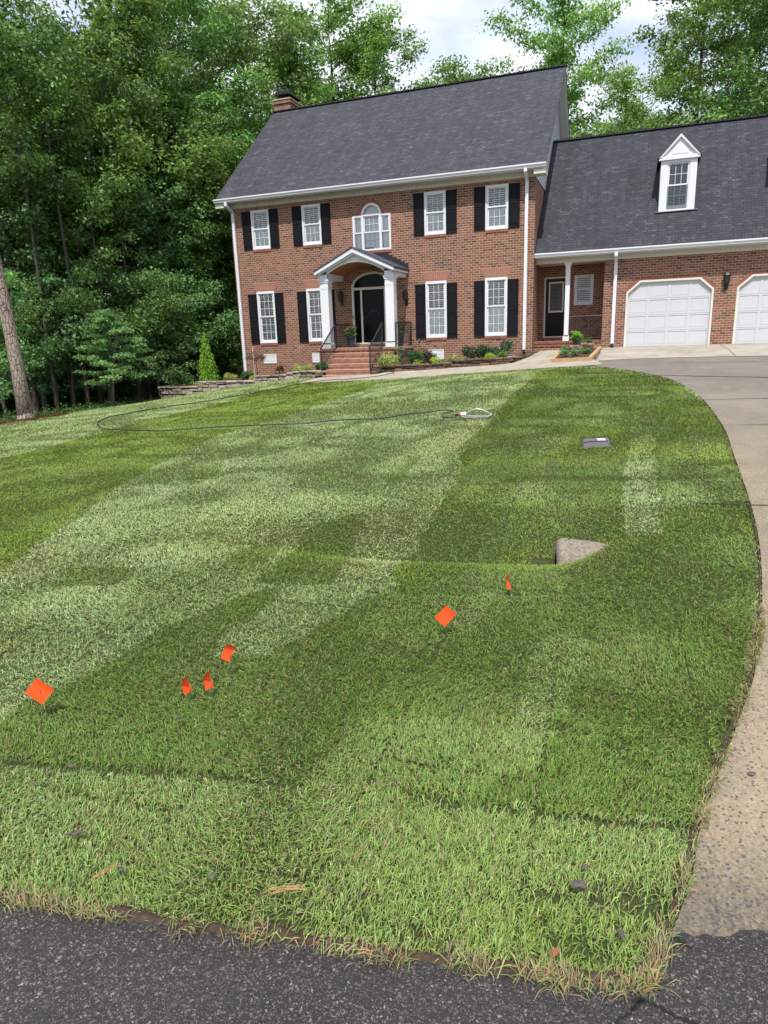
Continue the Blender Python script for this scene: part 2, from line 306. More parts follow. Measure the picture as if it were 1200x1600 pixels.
def asphalt_mat():
    t=NT('asphalt_material'); p=t.pos(); p=t.warp(p,.006,70)
    v=t.n('ShaderNodeTexVoronoi'); v.inputs['Scale'].default_value=120; t.l(p,v.inputs['Vector']); sc=t.n('ShaderNodeSeparateColor'); t.l(v.outputs['Color'],sc.inputs[0])
    v2=t.n('ShaderNodeTexVoronoi'); v2.inputs['Scale'].default_value=260; t.l(p,v2.inputs['Vector']); s2=t.n('ShaderNodeSeparateColor'); t.l(v2.outputs['Color'],s2.inputs[0])
    st=t.ramp(sc.outputs[1],[(0,(.15,.10,.085)),(.3,(.22,.20,.19)),(.6,(.10,.095,.10)),(.85,(.32,.25,.20)),(1,(.42,.40,.38))])
    basec=t.mix(t.noise(p,1.3,5,.6),(.026,.024,.024),(.046,.043,.042))
    m=t.math('MULTIPLY',t.math('LESS_THAN',v.outputs['Distance'],.42),t.math('GREATER_THAN',sc.outputs[0],.60)); c=t.mix(t.math('MULTIPLY',m,.62),basec,st)
    m2=t.math('MULTIPLY',t.math('LESS_THAN',v2.outputs['Distance'],.45),t.math('GREATER_THAN',s2.outputs[0],.55)); c=t.mix(t.math('MULTIPLY',m2,.6),c,t.mix(s2.outputs[1],(.07,.065,.07),(.24,.21,.19)))
    t.base(c,.8,.3); t.bump(t.math('ADD',t.math('MULTIPLY',v.outputs['Distance'],1.),t.noise(p,160,3,.7)),.9,.006); return t.m
M['asphalt']=asphalt_mat()
def stone_mat(name,a,b,c_):
    t=NT(name); g=t.n('ShaderNodeNewGeometry'); r=g.outputs['Random Per Island']; c=t.ramp(r,[(0,a),(.5,b),(1,c_)])
    f=t.noise(g.outputs['Position'],16,6,.65); c=t.mix(t.ramp(f,[(.35,0.),(.7,.7)]),c,tuple(x*.4 for x in a)); t.base(c,.9,.15); t.bump(f,.8,.02); return t.m
M['stone']=stone_mat('tan_fieldstone_material',(.30,.24,.19),(.52,.45,.37),(.40,.30,.23)); M['stone2']=stone_mat('dark_fieldstone_material',(.085,.065,.05),(.16,.12,.09),(.24,.14,.09))
M['orange']=plain('orange_vinyl_material',(.95,.095,.02),.45,.3,var=.04)
def vinyl():
    t=NT('flag_vinyl_material'); t.base(t.mix(t.noise(t.obj(),40,4),(.85,.075,.018),(.98,.11,.025)),.45,.3); tr=t.n('ShaderNodeBsdfTranslucent'); tr.inputs[0].default_value=(1,.13,.02,1); ms=t.n('ShaderNodeMixShader'); ms.inputs[0].default_value=.3; t.l(t.b.outputs[0],ms.inputs[1]); t.l(tr.outputs[0],ms.inputs[2]); t.l(ms.outputs[0],t.out.inputs[0]); t.bump(t.noise(t.obj(),55,3),.5,.004); return t.m
M['vinyl']=vinyl()
M['steel']=plain('steel_wire_material',(.3,.3,.3),.4,.5,metal=.8)
M['grass']=attr_mat('grass_blade_material',.55,.25,.3)
M['leaf']=attr_mat('leaf_material',.5,.46,.35,objvar=.16,tint=(2.45,2.05,2.9)); M['leaf_dark']=attr_mat('dark_leaf_material',.5,.3,.35,objvar=.16,tint=(1.95,1.72,2.5)); M['leaf_olive']=attr_mat('olive_leaf_material',.5,.3,.3,objvar=.1,tint=(2.9,2.05,4.0)); M['leaf_bright']=attr_mat('bright_leaf_material',.5,.4,.3,objvar=.12,tint=(2.6,2.1,2.6))
M['plant']=attr_mat('plant_leaf_material',.5,.3,.3)
# ------------------------------------------------------------ lawn, ground, driveway, road, walk
EDGE=[(13.38,-4.5),(14.71,-5.13),(15.91,-6.87),(16.6,-8.5),(16.93,-11.4),(16.99,-14.9),(16.87,-17.43),(16.77,-19.25),(16.66,-20.54),(16.49,-21.77),(16.35,-22.52),(16.2,-23.07),(16.08,-23.49),(16.01,-23.75),(15.97,-23.97),(15.92,-24.15),(15.87,-24.3),(15.82,-24.41)]
def smooth_pts(p,n=8):
    o=[]
    for i in range(len(p)-1):
        p0=p[max(i-1,0)];p1=p[i];p2=p[i+1];p3=p[min(i+2,len(p)-1)]
        for k in range(n):
            t=k/n; o.append(tuple(.5*((2*p1[j])+(-p0[j]+p2[j])*t+(2*p0[j]-5*p1[j]+4*p2[j]-p3[j])*t*t+(-p0[j]+3*p1[j]-3*p2[j]+p3[j])*t**3) for j in range(len(p1))))
    o.append(p[-1]); return o
LAWN=[(5.2,-4.55),(8,-4.45),(10.1,-4.1),(12.15,-4.1)]+smooth_pts(EDGE,5)+[(15.3,-24.5),(14.6,-24.61),(14,-24.7),(12,-25.05),(8,-25.75),(2,-27),(-6,-29),(-8,-20),(-1.5,-15.5),(.35,-13.3),(.1,-11.2),(-.6,-9),(-1.9,-6),(-3.1,-3.2),(-3.0,-2.3),(0,-2.25),(4.7,-2.25),(4.9,-3.1)]
def inpoly(x,y,P):
    r=np.zeros(x.shape,bool); n=len(P)
    for i in range(n):
        x0,y0=P[i];x1,y1=P[(i+1)%n]
        if y0==y1: continue
        c=((y0>y)!=(y1>y))&(x<(x1-x0)*(y-y0)/(y1-y0)+x0); r^=c
    return r
rng=np.random.default_rng(7)
_lat=rng.random((256,256))
def vnoise(x,y,s,o=0):
    x=x/s+o*17.3+1000; y=y/s+o*9.1+1000; xi=np.floor(x).astype(int);yi=np.floor(y).astype(int);fx=x-xi;fy=y-yi;fx=fx*fx*(3-2*fx);fy=fy*fy*(3-2*fy)
    g=lambda a,b:_lat[a%256,b%256]
    return (g(xi,yi)*(1-fx)+g(xi+1,yi)*fx)*(1-fy)+(g(xi,yi+1)*(1-fx)+g(xi+1,yi+1)*fx)*fy
def axis(segs):
    o=[]
    for a,b,st in segs: o+=list(np.arange(a,b-1e-6,st))
    o.append(segs[-1][1]); return np.array(o)
xs=axis([(-400,-60,40),(-60,-10,3),(-10,4,.5),(4,13,.2),(13,17.2,.05),(17.2,24,.5),(24,60,4),(60,400,40)])
ys=axis([(-300,-60,40),(-60,-30,3),(-30,-25.4,.3),(-25.4,-20.2,.05),(-20.2,-14,.15),(-14,2,.3),(2,40,2),(40,400,40)])
GX,GY=np.meshgrid(xs,ys); msk=inpoly(GX+.03*(vnoise(GX,GY,.12)-.5),GY+.05*(vnoise(GX,GY,.09,3)-.5),LAWN)
GZ=terrain(GX,GY); far=np.hypot(GX,GY)>40; 
GZ=GZ-.036+.006*(vnoise(GX,GY,.25)-.5)
nx,ny=len(xs),len(ys); idx=np.arange(nx*ny).reshape(ny,nx)
F=np.stack([idx[:-1,:-1],idx[:-1,1:],idx[1:,1:],idx[1:,:-1]],-1).reshape(-1,4)
gc=np.where(msk.reshape(-1,1),np.array([[.045,.055,.020]]),np.array([[.038,.026,.017]]))  # dark colours stand for shade between blades and under the trees
def ground_mat():
    t=NT('soil_ground_material'); a=t.n('ShaderNodeAttribute'); a.attribute_name='Col'; p=t.pos(); f=t.noise(p,30,5,.7); f2=t.noise(p,2.5,4,.6)
    c=t.mix(1.0,a.outputs['Color'],t.ramp(f,[(.25,.5),(.75,1.6)]),'MULTIPLY'); c=t.mix(t.ramp(f2,[(.5,0.),(.8,.5)]),c,(.10,.055,.035)); t.base(c,.95,.1); t.bump(f,.8,.02); return t.m
go=npmesh('ground',np.stack([GX.ravel(),GY.ravel(),GZ.ravel()],-1),F,ground_mat(),gc,smooth=True); tag(go,kind='structure')
def sheet(name,X,Y,dz,mat,thick=0,skip=None):
    Z=terrain(X,Y)+dz; n,m=X.shape; id_=np.arange(n*m).reshape(n,m)
    F=np.stack([id_[:-1,:-1],id_[:-1,1:],id_[1:,1:],id_[1:,:-1]],-1).reshape(-1,4)
    o=npmesh(name,np.stack([X.ravel(),Y.ravel(),Z.ravel()],-1),F,mat,smooth=True); tag(o,kind='structure'); return o
# driveway: from the lawn edge to its far right side, in front of the garage down to the road
es=smooth_pts(EDGE[1:-1],8)+[(15.80,-24.5)]
es=np.array([(14.6,-1.6),(14.6,-3.0),(14.62,-4.5)]+es); u=np.linspace(0,1,26)
rx=np.interp(es[:,1],[-24.6,-22,-18,-8,0],[26,21.5,20.6,24,24]); 
DX=es[:,0:1]+(rx[:,None]-es[:,0:1])*u; DY=np.repeat(es[:,1:2],26,1)
sheet('driveway',DX,DY,-.018,M['drive'])
X,Y=np.meshgrid(np.linspace(14.66,24,40),np.linspace(-3.6,.56,14)); Y=Y+ (X-14.5)*-.03*(1-(Y+3.6)/4.16); sheet('garage_apron',X,Y,-.012,M['apron'])
# control joints and cracks in the concrete
def strip(mb,pts,w,dz):
    pts=[Vector((x,y,0)) for x,y in pts]
    L_=[];R_=[]
    for i,p in enumerate(pts):
        d=(pts[min(i+1,len(pts)-1)]-pts[max(i-1,0)]).normalized(); n_=Vector((-d.y,d.x,0)); ww=w*(.6+.8*random.random())/2
        L_.append(p+n_*ww);R_.append(p-n_*ww)
    A=np.array([(q.x,q.y) for q in L_+R_]); z=terrain(A[:,0],A[:,1])+dz; n=len(pts)
    mb.add([(a[0],a[1],zz) for a,zz in zip(A,z)],[(i,i+1,n+i+1,n+i) for i in range(n-1)])
def jag(a,b,n,amp):
    return [(a[0]+(b[0]-a[0])*i/n+random.uniform(-amp,amp)*(0<i<n),a[1]+(b[1]-a[1])*i/n+random.uniform(-amp,amp)) for i in range(n+1)]
random.seed(3)
mb=MB()
strip(mb,jag((16.35,-7.6),(19,-8.7),12,.03),.05,-.012); strip(mb,jag((16.3,-12.3),(20,-12.0),16,.04),.028,-.012); strip(mb,jag((16.4,-15.05),(20,-15.0),16,.03),.014,-.012)
strip(mb,jag((16.3,-19.41),(20,-19.35),12,.015),.022,-.012); strip(mb,jag((14.7,-3.62),(24,-3.9),20,.01),.02,-.006); strip(mb,jag((18.5,.5),(18.5,-3.7),6,.02),.015,-.006)
strip(mb,jag((16.7,-5.0),(24,-5.3),14,.02),.02,-.012)
o=mb.build('driveway_joints',M['dark']); tag(o,kind='structure')
# walk along the house
wp=np.array([(4.95,-2.95,4.9,-4.7),(6.6,-2.75,6.5,-4.65),(6.7,-2.1,7.3,-4.6),(8.5,-1.95,8.9,-4.5),(10.2,-1.8,10.3,-4.3),(11.9,-1.6,12,-4.25),(12.35,-.3,13.4,-4.7),(13.2,-.2,14.6,-4.9),(13.9,.0,14.9,-4.6)])
wi=np.linspace(0,len(wp)-1,60); W_=np.stack([np.interp(wi,range(len(wp)),wp[:,k]) for k in range(4)],-1); u=np.linspace(0,1,16)
sheet('front_walk',W_[:,0:1]+(W_[:,2:3]-W_[:,0:1])*u,W_[:,1:2]+(W_[:,3:4]-W_[:,1:2])*u,-.014,M['walk'])
# strip of walk up to the side entry
X,Y=np.meshgrid(np.linspace(12.25,14.5,12),np.linspace(-1.,.55,8)); sheet('entry_pad',X,Y,-.008,M['walk'])
# road: asphalt with a ragged edge over the foot of the drive
u=np.linspace(0,1,900); ax=np.interp(u,[0,.03,.06,.9,1],[-80,0,12,17.5,30])
def road_front(x):
    b=np.interp(x,[-80,0,14,15.0,15.6,15.75,15.93,16.0,16.12,16.5,18,20,30],[-41.4,-27.35,-24.70,-24.53,-24.44,-24.40,-24.19,-24.19,-24.13,-24.05,-23.8,-23.5,-22.5])
    return b+.022*(vnoise(x,x*0+3,.03)-.5)+.045*(vnoise(x,x*0+5,.13)-.5)
v=np.concatenate([[0,.002,.02,.08],np.linspace(.2,1,14)]); RX=np.repeat(ax[:,None],len(v),1); fy=road_front(ax); RY=fy[:,None]+(-34+ax[:,None]*.16-fy[:,None])*v
Z_off=np.where(np.arange(len(v))==0,-.017,-.009)
Zr=terrain(RX,RY)+Z_off; n,m=RX.shape; id_=np.arange(n*m).reshape(n,m)
ro=npmesh('road',np.stack([RX.ravel(),RY.ravel(),Zr.ravel()],-1),np.stack([id_[:-1,:-1],id_[:-1,1:],id_[1:,1:],id_[1:,:-1]],-1).reshape(-1,4),M['asphalt'],smooth=True); tag(ro,kind='structure')
mb=MB(); random.seed(5)
def crack(pts,w): 
    q=[]
    for a,b in zip(pts[:-1],pts[1:]): q+=jag(a,b,9,.005)[:-1]
    strip(mb,q+[pts[-1]],w,-.0045)
crack([(15.55,-24.62),(15.70,-24.575),(15.76,-24.53),(15.80,-24.48),(15.83,-24.44)],.006)
crack([(15.80,-24.45),(15.84,-24.445),(15.89,-24.46),(15.96,-24.475),(16.06,-24.50),(16.2,-24.53)],.008)
crack([(15.80,-24.48),(15.815,-24.46),(15.82,-24.44)],.006)
crack([(15.86,-24.225),(15.91,-24.235),(15.95,-24.25)],.006)
o=mb.build('road_cracks',M['dark']); tag(o,kind='structure')

# ------------------------------------------------------------ grass
SOD=[(0.27, [(6.24, -17.87), (6.01, -16.29), (5.67, -14.55), (5.42, -11.5), (4.41, -6.61), (4.95, -4.47), (8.31, -5.3), (8.77, -8.67), (9.05, -13.86), (8.92, -15.92), (9.92, -19.24), (10.63, -20.75), (11.26, -22.27), (9.0, -23.9), (4.5, -22.5), (2.5, -19.5)]), (0.2, [(13.2, -5.38), (13.21, -7.39), (13.28, -11.74), (13.52, -14.62), (13.5, -16.42), (13.92, -18.52), (14.03, -19.65), (14.05, -20.27), (14.05, -20.77), (14.26, -21.83), (15.31, -21.44), (15.66, -20.67), (16.67, -20.54), (16.93, -18.76), (17.05, -13.59), (16.6, -8.5), (15.08, -5.78)]), (0.84, [(15.74, -15.96), (16.03, -15.75), (16.03, -18.88), (15.98, -20.45), (15.69, -20.5), (15.7, -18.92)]), (0.55, [(14.3, -16.01), (14.92, -15.93), (15.01, -17.13), (14.47, -17.44)]), (0.5, [(14.1, -18.67), (15.06, -18.86), (15.05, -19.68), (14.24, -19.73)]), (0.48, [(16.11, -16.44), (16.85, -16.43), (16.81, -17.94), (16.07, -18.46)]), (0.6, [(16.07, -18.46), (16.82, -18.38), (16.77, -19.25), (16.03, -19.59)]), (0.42, [(15.14, -13.36), (15.88, -13.46), (15.87, -15.13), (15.18, -15.09)]), (0.27, [(14.21, -21.69), (14.58, -21.54), (15.29, -21.22), (15.65, -20.45), (16.71, -20.25), (16.61, -20.97), (15.67, -21.18), (15.34, -21.74), (14.71, -22.03), (14.43, -22.21)]), (0.27, [(13.08, -20.7), (13.24, -20.2), (13.45, -20.15), (13.63, -21.07), (13.91, -22.01), (13.4, -22.09), (13.33, -21.72)]), (0.45, [(13.02, -17.5), (13.19, -17.49), (13.37, -19.07), (13.23, -19.09)]), (0.45, [(12.78, -21.37), (12.91, -20.86), (13.24, -21.67), (12.95, -21.82)]), (0.5, [(10.22, -18.48), (10.57, -18.1), (11.06, -19.0), (10.67, -19.23)]), (0.4, [(11.87, -22.14), (12.36, -21.95), (12.32, -22.37), (11.95, -22.52)]), (0.22, [(13.18, -23.97), (13.16, -23.74), (13.21, -23.32), (13.19, -22.82), (13.33, -22.42), (13.55, -22.14), (13.67, -22.23), (13.67, -22.6), (13.62, -22.97), (13.7, -23.11), (14.0, -23.04), (14.09, -22.76), (14.18, -22.22), (14.32, -22.01), (14.64, -21.75), (15.32, -21.48), (15.66, -20.72), (16.66, -20.57), (16.42, -22.21), (16.2, -23.07), (16.01, -23.75), (15.47, -23.84), (15.18, -23.87), (15.04, -23.88), (14.6, -23.95), (13.95, -24.06), (13.4, -24.17), (11.0, -24.6), (10.5, -24.0), (11.8, -23.6)]), (0.5, [(14.64, -23.51), (15.05, -23.35), (15.41, -23.4), (15.42, -23.61), (15.27, -23.83), (15.05, -23.89), (14.64, -23.94)]), (0.55, [(15.37, -22.37), (15.54, -22.33), (15.61, -22.72), (15.51, -23.07), (15.4, -23.54), (15.26, -23.58), (15.29, -23.13)]), (0.48, [(14.26, -22.08), (15.0, -21.89), (14.98, -22.52), (14.69, -22.77), (14.35, -22.65)]), (0.58, [(13.4, -24.17), (13.96, -24.07), (14.61, -23.96), (15.05, -23.89), (15.47, -23.85), (16.01, -23.75), (15.92, -24.15), (15.82, -24.41), (14.99, -24.54), (14.0, -24.69), (11, -25.3), (10.5, -24.65), (11, -24.55)])]
BOX=[(15.08,-16.05),(15.14,-16.75),(15.52,-16.62),(15.47,-15.92)]
def sod_tone(x,y):  # painted tone: real sod colour mixed with the sheen of leaning blades
    wx=x+.10*(vnoise(x,y,.35)-.5)+.05*(vnoise(x,y,.09,5)-.5); wy=y+.10*(vnoise(x,y,.35,2)-.5)+.05*(vnoise(x,y,.09,6)-.5)
    d=np.hypot(x-CX,y-CY); g=np.clip((d-6)/8,0,1)
    wx=x+(wx-x)*(1-.55*g); wy=y+(wy-y)*(1-.45*g)+.2*g*(vnoise(x,y,1.,7)-.5)
    t=np.full(x.shape,.82)
    for v_,P in SOD:
        t=np.where(inpoly(wx,wy,P),v_,t)
    # individual rolls of sod
    a=math.radians(-2); rx_=x*math.cos(a)-y*math.sin(a); ry_=x*math.sin(a)+y*math.cos(a)
    row=np.floor(rx_/.61).astype(int); cel=np.floor((ry_+(row%3)*.7)/1.9).astype(int); t=t+(_lat[row%256,cel%256]-.5)*.20
    t=t+(vnoise(x,y,1.7,1)-.5)*.14+(vnoise(x,y,.45,4)-.5)*.14
    fr=((ry_+(row%3)*.7)/1.9)%1; fx=(rx_/.61)%1
    seam=(np.minimum(fr,1-fr)*1.9<.012)|(np.minimum(fx,1-fx)*.61<.008)
    return t,seam
def seam_dist(x,y,P):
    d=np.full(x.shape,9.)
    for (x0,y0),(x1,y1) in zip(P[:-1],P[1:]):
        L2=(x1-x0)**2+(y1-y0)**2; t=np.clip(((x-x0)*(x1-x0)+(y-y0)*(y1-y0))/L2,0,1); d=np.minimum(d,np.hypot(x-x0-t*(x1-x0),y-y0-t*(y1-y0)))
    return d
SEAMS=[[(13.1,-24.2),(13.40,-24.17),(13.95,-24.065),(14.25,-24.0),(14.62,-23.955)],[(15.05,-23.89),(15.22,-23.875)],[(15.3,-23.86),(15.6,-23.83),(15.8,-23.8),(16.0,-23.75)]]
N0=1500000*1
def gen_grass(N0):
    # sample distance with density(D)*D
    D=np.linspace(1.0,36,4000); dens=30000*np.minimum(1,(2.5/D)**1.5); pdf=dens*D; cdf=np.cumsum(pdf)*(D[1]-D[0]); half=math.radians(56)
    tot=cdf[-1]*2*half; n=int(tot); u=rng.random(n)*cdf[-1]; d=np.interp(u,cdf,D); a=(rng.random(n)*2-1)*half; a0=math.atan2(cf[0],cf[1])
    x=CX+d*np.sin(a0+a); y=CY+d*np.cos(a0+a)
    k=inpoly(x,y,LAWN)&~inpoly(x,y,BOX)&((np.abs(a)<math.radians(39))|(rng.random(n)<.6)); x=x[k];y=y[k];d=d[k]
    s=(x-14)*RD[0]+(y+24.7)*RD[1]; tt=(x-14)*RN[0]+(y+24.7)*RN[1]
    # keep the pipe mouth clear, thin the grass at seams and at the raw edge by the road
    k=~((s>1.70)&(s<1.93)&(tt>3.5)&(tt<4.0)); 
    ed=seam_dist(x,y,LAWN[4:]+LAWN[:4]); edge=np.exp(-(ed/.022)**2)
    sd=np.minimum.reduce([seam_dist(x,y,P) for P in SEAMS]); sd=sd+.02*(vnoise(x,y,.05)-.5)
    bare=np.maximum(np.exp(-(sd/.026)**2)*.97,edge*(.05+.55*vnoise(x,y,.12,8)))
    near=np.clip(1-(d-5)/4,0,1)
    spots=[(15.15,-23.87,.06),(13.95,-24.05,.04),(15.83,-24.12,.08),(15.65,-24.33,.05),(15.5,-23.3,.04),(15.06,-21.87,.05),(15.52,-24.2,.035),(14.9,-24.5,.05),(15.6,-22.4,.04),(15.26,-24.43,.05)]
    for sx,sy,sr in spots: bare=np.maximum(bare,.85*np.exp(-((x-sx)**2/(2.2*sr)**2+(y-sy)**2/sr**2)))
    t,seam=sod_tone(x,y)
    bare=np.maximum(bare,seam*.8*np.clip(1.6-d/9,.25,1))
    bare=np.maximum(bare,np.clip((vnoise(x,y,.07,9)-.80)*5,0,.6))
    k&=rng.random(len(x))>bare
    x,y,d,t,edge=x[k],y[k],d[k],t[k],edge[k]
    ep=np.array(smooth_pts([(11,-25.20),(12.5,-24.96),(13.4,-24.81),(14,-24.70),(14.63,-24.61),(15.34,-24.50),(15.78,-24.42),(15.86,-24.3),(15.95,-23.97),(16.07,-23.49),(16.34,-22.52),(16.48,-21.77)],30)); m_=9000
    ii=rng.random(m_)*(len(ep)-1); exx=np.interp(ii,range(len(ep)),ep[:,0]); eyy=np.interp(ii,range(len(ep)),ep[:,1]); keep=rng.random(m_)<np.clip(vnoise(exx,eyy,.10,40)*1.9-.45,0.05,1)
    exx=(exx+rng.normal(0,.012,m_))[keep]; eyy=(eyy+rng.normal(-.004,.014,m_))[keep]
    x=np.r_[x,exx]; y=np.r_[y,eyy]; d=np.r_[d,np.hypot(exx-CX,eyy-CY)]; t=np.r_[t,np.full(len(exx),.5)]; edge=np.r_[edge,np.full(len(exx),1.6)]; n=len(x)
    t=t+rng.normal(0,.10,n)
    L_=(.012+.021*rng.random(n))*(1+.03*np.clip(d-5,0,25)); L_*=np.where(vnoise(x,y,.3,11)>.6,1.25,1)*np.where((y< -23.85+ (x-15)*.1),1.15,1)
    W=np.maximum(.0027*(.7+.6*rng.random(n)),.00080*d)
    # colours
    dark=np.array([.100,.178,.020]); mid=np.array([.200,.300,.068]); pale=np.array([.385,.490,.225])
    tc_=np.clip(t,0,1.1)[:,None]; c=np.where(tc_<.5,dark+(mid-dark)*tc_*2,mid+(pale-mid)*(tc_-.5)*2)
    yel=np.clip((vnoise(x,y,1.1,13)-.45)*2,0,1)[:,None]; c=c*(1+yel*np.array([[.12,.05,-.06]]))
    c*=rng.uniform(.68,1.32,n)[:,None]; c=c*(1+rng.normal(0,.07,(n,3)))
    inA=inpoly(x,y,SOD[0][1])|(inpoly(x,y,SOD[1][1])&(vnoise(x,y,.8,50)>.55)); c=np.where(inA[:,None],c*np.array([1.22,1.16,.70]),c)
    L_=np.where(edge>1.2,L_*1.7,L_)
    straw=rng.random(n)<(.08+.10*(vnoise(x,y,.5,15)>.62)+.45*edge+.06*(t>.55))
    sc_=np.stack([rng.uniform(.28,.46,n),rng.uniform(.24,.36,n),rng.uniform(.11,.19,n)],-1); c=np.where(straw[:,None],sc_*rng.uniform(.5,1.,n)[:,None],c)
    # geometry
    lean=np.radians(rng.uniform(25,84,n)); azm=rng.random(n)*2*np.pi
    # nap of the sod: rolls lie over towards one side
    nap=(vnoise(x,y,.9,21)*2*np.pi*1.5); m=rng.random(n)<.55; azm=np.where(m,nap+rng.normal(0,.6,n),azm)
    z=terrain(x,y)-.026+.016*(edge>1.2)
    dx=np.cos(azm)*np.sin(lean);dy=np.sin(azm)*np.sin(lean);dz=np.cos(lean)
    px=-np.sin(azm);py=np.cos(azm); ro_=rng.normal(0,.6,n); # roll about blade axis
    P=np.stack([x,y,z],-1); side=np.stack([px*np.cos(ro_),py*np.cos(ro_),np.sin(ro_)],-1)*(W/2)[:,None]; dirv=np.stack([dx,dy,dz],-1)*L_[:,None]
    nr=d<7; fr=~nr
    A=[];
    # near blades: base pair, mid pair, tip (bent down)
    Pn=P[nr];Sn=side[nr];Dn=dirv[nr];Ln=L_[nr]
    low=Dn*.55; low[:,2]+=Ln*.13; tip=Dn.copy(); tip[:,2]-=Ln*rng.uniform(0,.28,len(Ln)); 
    Vn=np.stack([Pn-Sn*.8,Pn+Sn*.8,Pn+low+Sn,Pn+low-Sn,Pn+tip],1)
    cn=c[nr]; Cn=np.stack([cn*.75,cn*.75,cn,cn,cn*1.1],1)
    nn=len(Pn); b=np.arange(nn)*5
    Fq=np.concatenate([np.stack([b,b+1,b+2],-1),np.stack([b,b+2,b+3],-1),np.stack([b+3,b+2,b+4],-1)])
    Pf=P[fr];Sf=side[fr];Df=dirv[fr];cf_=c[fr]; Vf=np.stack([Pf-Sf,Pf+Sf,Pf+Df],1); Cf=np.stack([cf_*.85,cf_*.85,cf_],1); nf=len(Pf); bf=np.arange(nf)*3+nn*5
    Ff=np.stack([bf,bf+1,bf+2],-1)
    V=np.concatenate([Vn.reshape(-1,3),Vf.reshape(-1,3)]); C_=np.concatenate([Cn.reshape(-1,3),Cf.reshape(-1,3)])
    print('grass blades',nn,nf)
    return V,np.concatenate([Fq,Ff]),np.clip(C_,0,1)
V,F,C_=gen_grass(N0)
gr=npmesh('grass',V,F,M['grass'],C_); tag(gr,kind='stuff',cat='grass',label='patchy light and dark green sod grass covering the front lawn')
del V,F,C_

# raw soil edge where the turf stops at the road and along the drive
def soil_edge(name,pts,w0,w1,hgt,seed):
    P=np.array(smooth_pts(pts,24)); d=np.gradient(P,axis=0); d/=np.linalg.norm(d,axis=1,keepdims=True); nn=np.stack([-d[:,1],d[:,0]],-1); m=11; u=np.linspace(0,1,m)
    s=np.cumsum(np.r_[0,np.hypot(*np.diff(P,axis=0).T)]); ws=.5+1.0*vnoise(s,s*0,.09,seed)+.6*vnoise(s,s*0,.025,seed+1)-.3
    off=(w0+(w1-w0)*u)[None]*ws[:,None]; X=P[:,0:1]+nn[:,0:1]*off; Y=P[:,1:2]+nn[:,1:2]*off
    h=hgt*(np.sin(np.pi*u)**.8)[None]*(.25+1.3*vnoise(X,Y,.03,seed+2))+.006*(vnoise(X,Y,.009,seed+3)-.5); Z=terrain(X,Y)-.014+h*(ws[:,None]>.45)-.012*(u==0)-.012*(u==1)
    n,m_=X.shape; id_=np.arange(n*m_).reshape(n,m_); return npmesh(name,np.stack([X.ravel(),Y.ravel(),Z.ravel()],-1),np.stack([id_[:-1,:-1],id_[:-1,1:],id_[1:,1:],id_[1:,:-1]],-1).reshape(-1,4),plain(name+'_material',(.060,.042,.030),.95,.1,var=.8,scale=60,bump=1,bscale=150),smooth=True)
o=soil_edge('turf_soil_edge',[(11,-25.20),(12.5,-24.96),(13.4,-24.81),(14,-24.70),(14.32,-24.66),(14.63,-24.61),(14.99,-24.55),(15.34,-24.50),(15.59,-24.46),(15.78,-24.42)],-.004,.040,.010,3); tag(o,kind='structure')
o=soil_edge('turf_soil_edge',[(15.80,-24.43),(15.86,-24.3),(15.905,-24.15),(15.955,-23.97),(16.0,-23.75),(16.07,-23.49),(16.19,-23.07),(16.34,-22.52),(16.48,-21.77),(16.65,-20.54),(16.76,-19.25)],-.001,.014,.006,9); tag(o,kind='structure')
# ------------------------------------------------------------ the house
H=empty('brick_house',(6,0,0)); tag(H,'two storey red brick house with black shutters, white portico and attached garage wing','house')
WX=12.2
def wall_holes(mb,x0,x1,z0,z1,holes,y,dep,ax='x'):
    """wall face in the XZ plane at y with rectangular openings and reveals going to y+dep"""
    xs_=sorted({x0,x1,*[h[0] for h in holes],*[h[1] for h in holes]}); zs_=sorted({z0,z1,*[h[2] for h in holes],*[h[3] for h in holes]})
    def inh(a,b): return any(h[0]-1e-6<a<h[1]+1e-6 and h[2]-1e-6<b<h[3]+1e-6 for h in holes)
    for i in range(len(xs_)-1):
        for j in range(len(zs_)-1):
            a,b,c,d=xs_[i],xs_[i+1],zs_[j],zs_[j+1]
            if inh((a+b)/2,(c+d)/2): continue
            mb.add([(a,y,c),(b,y,c),(b,y,d),(a,y,d)],[(0,1,2,3)])
    for i in range(len(xs_)-1):       # reveals where solid meets opening
        for j in range(len(zs_)-1):
            a,b,c,d=xs_[i],xs_[i+1],zs_[j],zs_[j+1]; cx,cz=(a+b)/2,(c+d)/2
            if not inh(cx,cz): continue
            if not inh(a-.001-1e-5,cz): mb.add([(a,y,c),(a,y,d),(a,y+dep,d),(a,y+dep,c)],[(0,1,2,3)])
            if not inh(b+.001+1e-5,cz): mb.add([(b,y,c),(b,y+dep,c),(b,y+dep,d),(b,y,d)],[(0,1,2,3)])
            if not inh(cx,d+.001+1e-5): mb.add([(a,y,d),(b,y,d),(b,y+dep,d),(a,y+dep,d)],[(0,1,2,3)])
            if not inh(cx,c-.001-1e-5): mb.add([(a,y,c),(a,y+dep,c),(b,y+dep,c),(b,y,c)],[(0,1,2,3)])
C1,C2,C4,C5=1.344,3.608,8.60,10.871; W1=.82; ZB1,ZT1=.514,2.575; ZB2,ZT2=4.20,5.668
AC=6.10; DC=6.05
holes=[(c-W1/2,c+W1/2,ZB1,ZT1) for c in (C1,C2,C4,C5)]+[(c-W1/2,c+W1/2,ZB2,ZT2) for c in (C1,C2,C4,C5)]
holes+=[(AC-.772,AC+.772,3.823,5.097),(AC-.40,AC+.40,5.097,5.51),(DC-.88,DC+.88,.36,3.07)]
mb=MB(); wall_holes(mb,0,WX,-2.6,5.80,holes,0,.16)
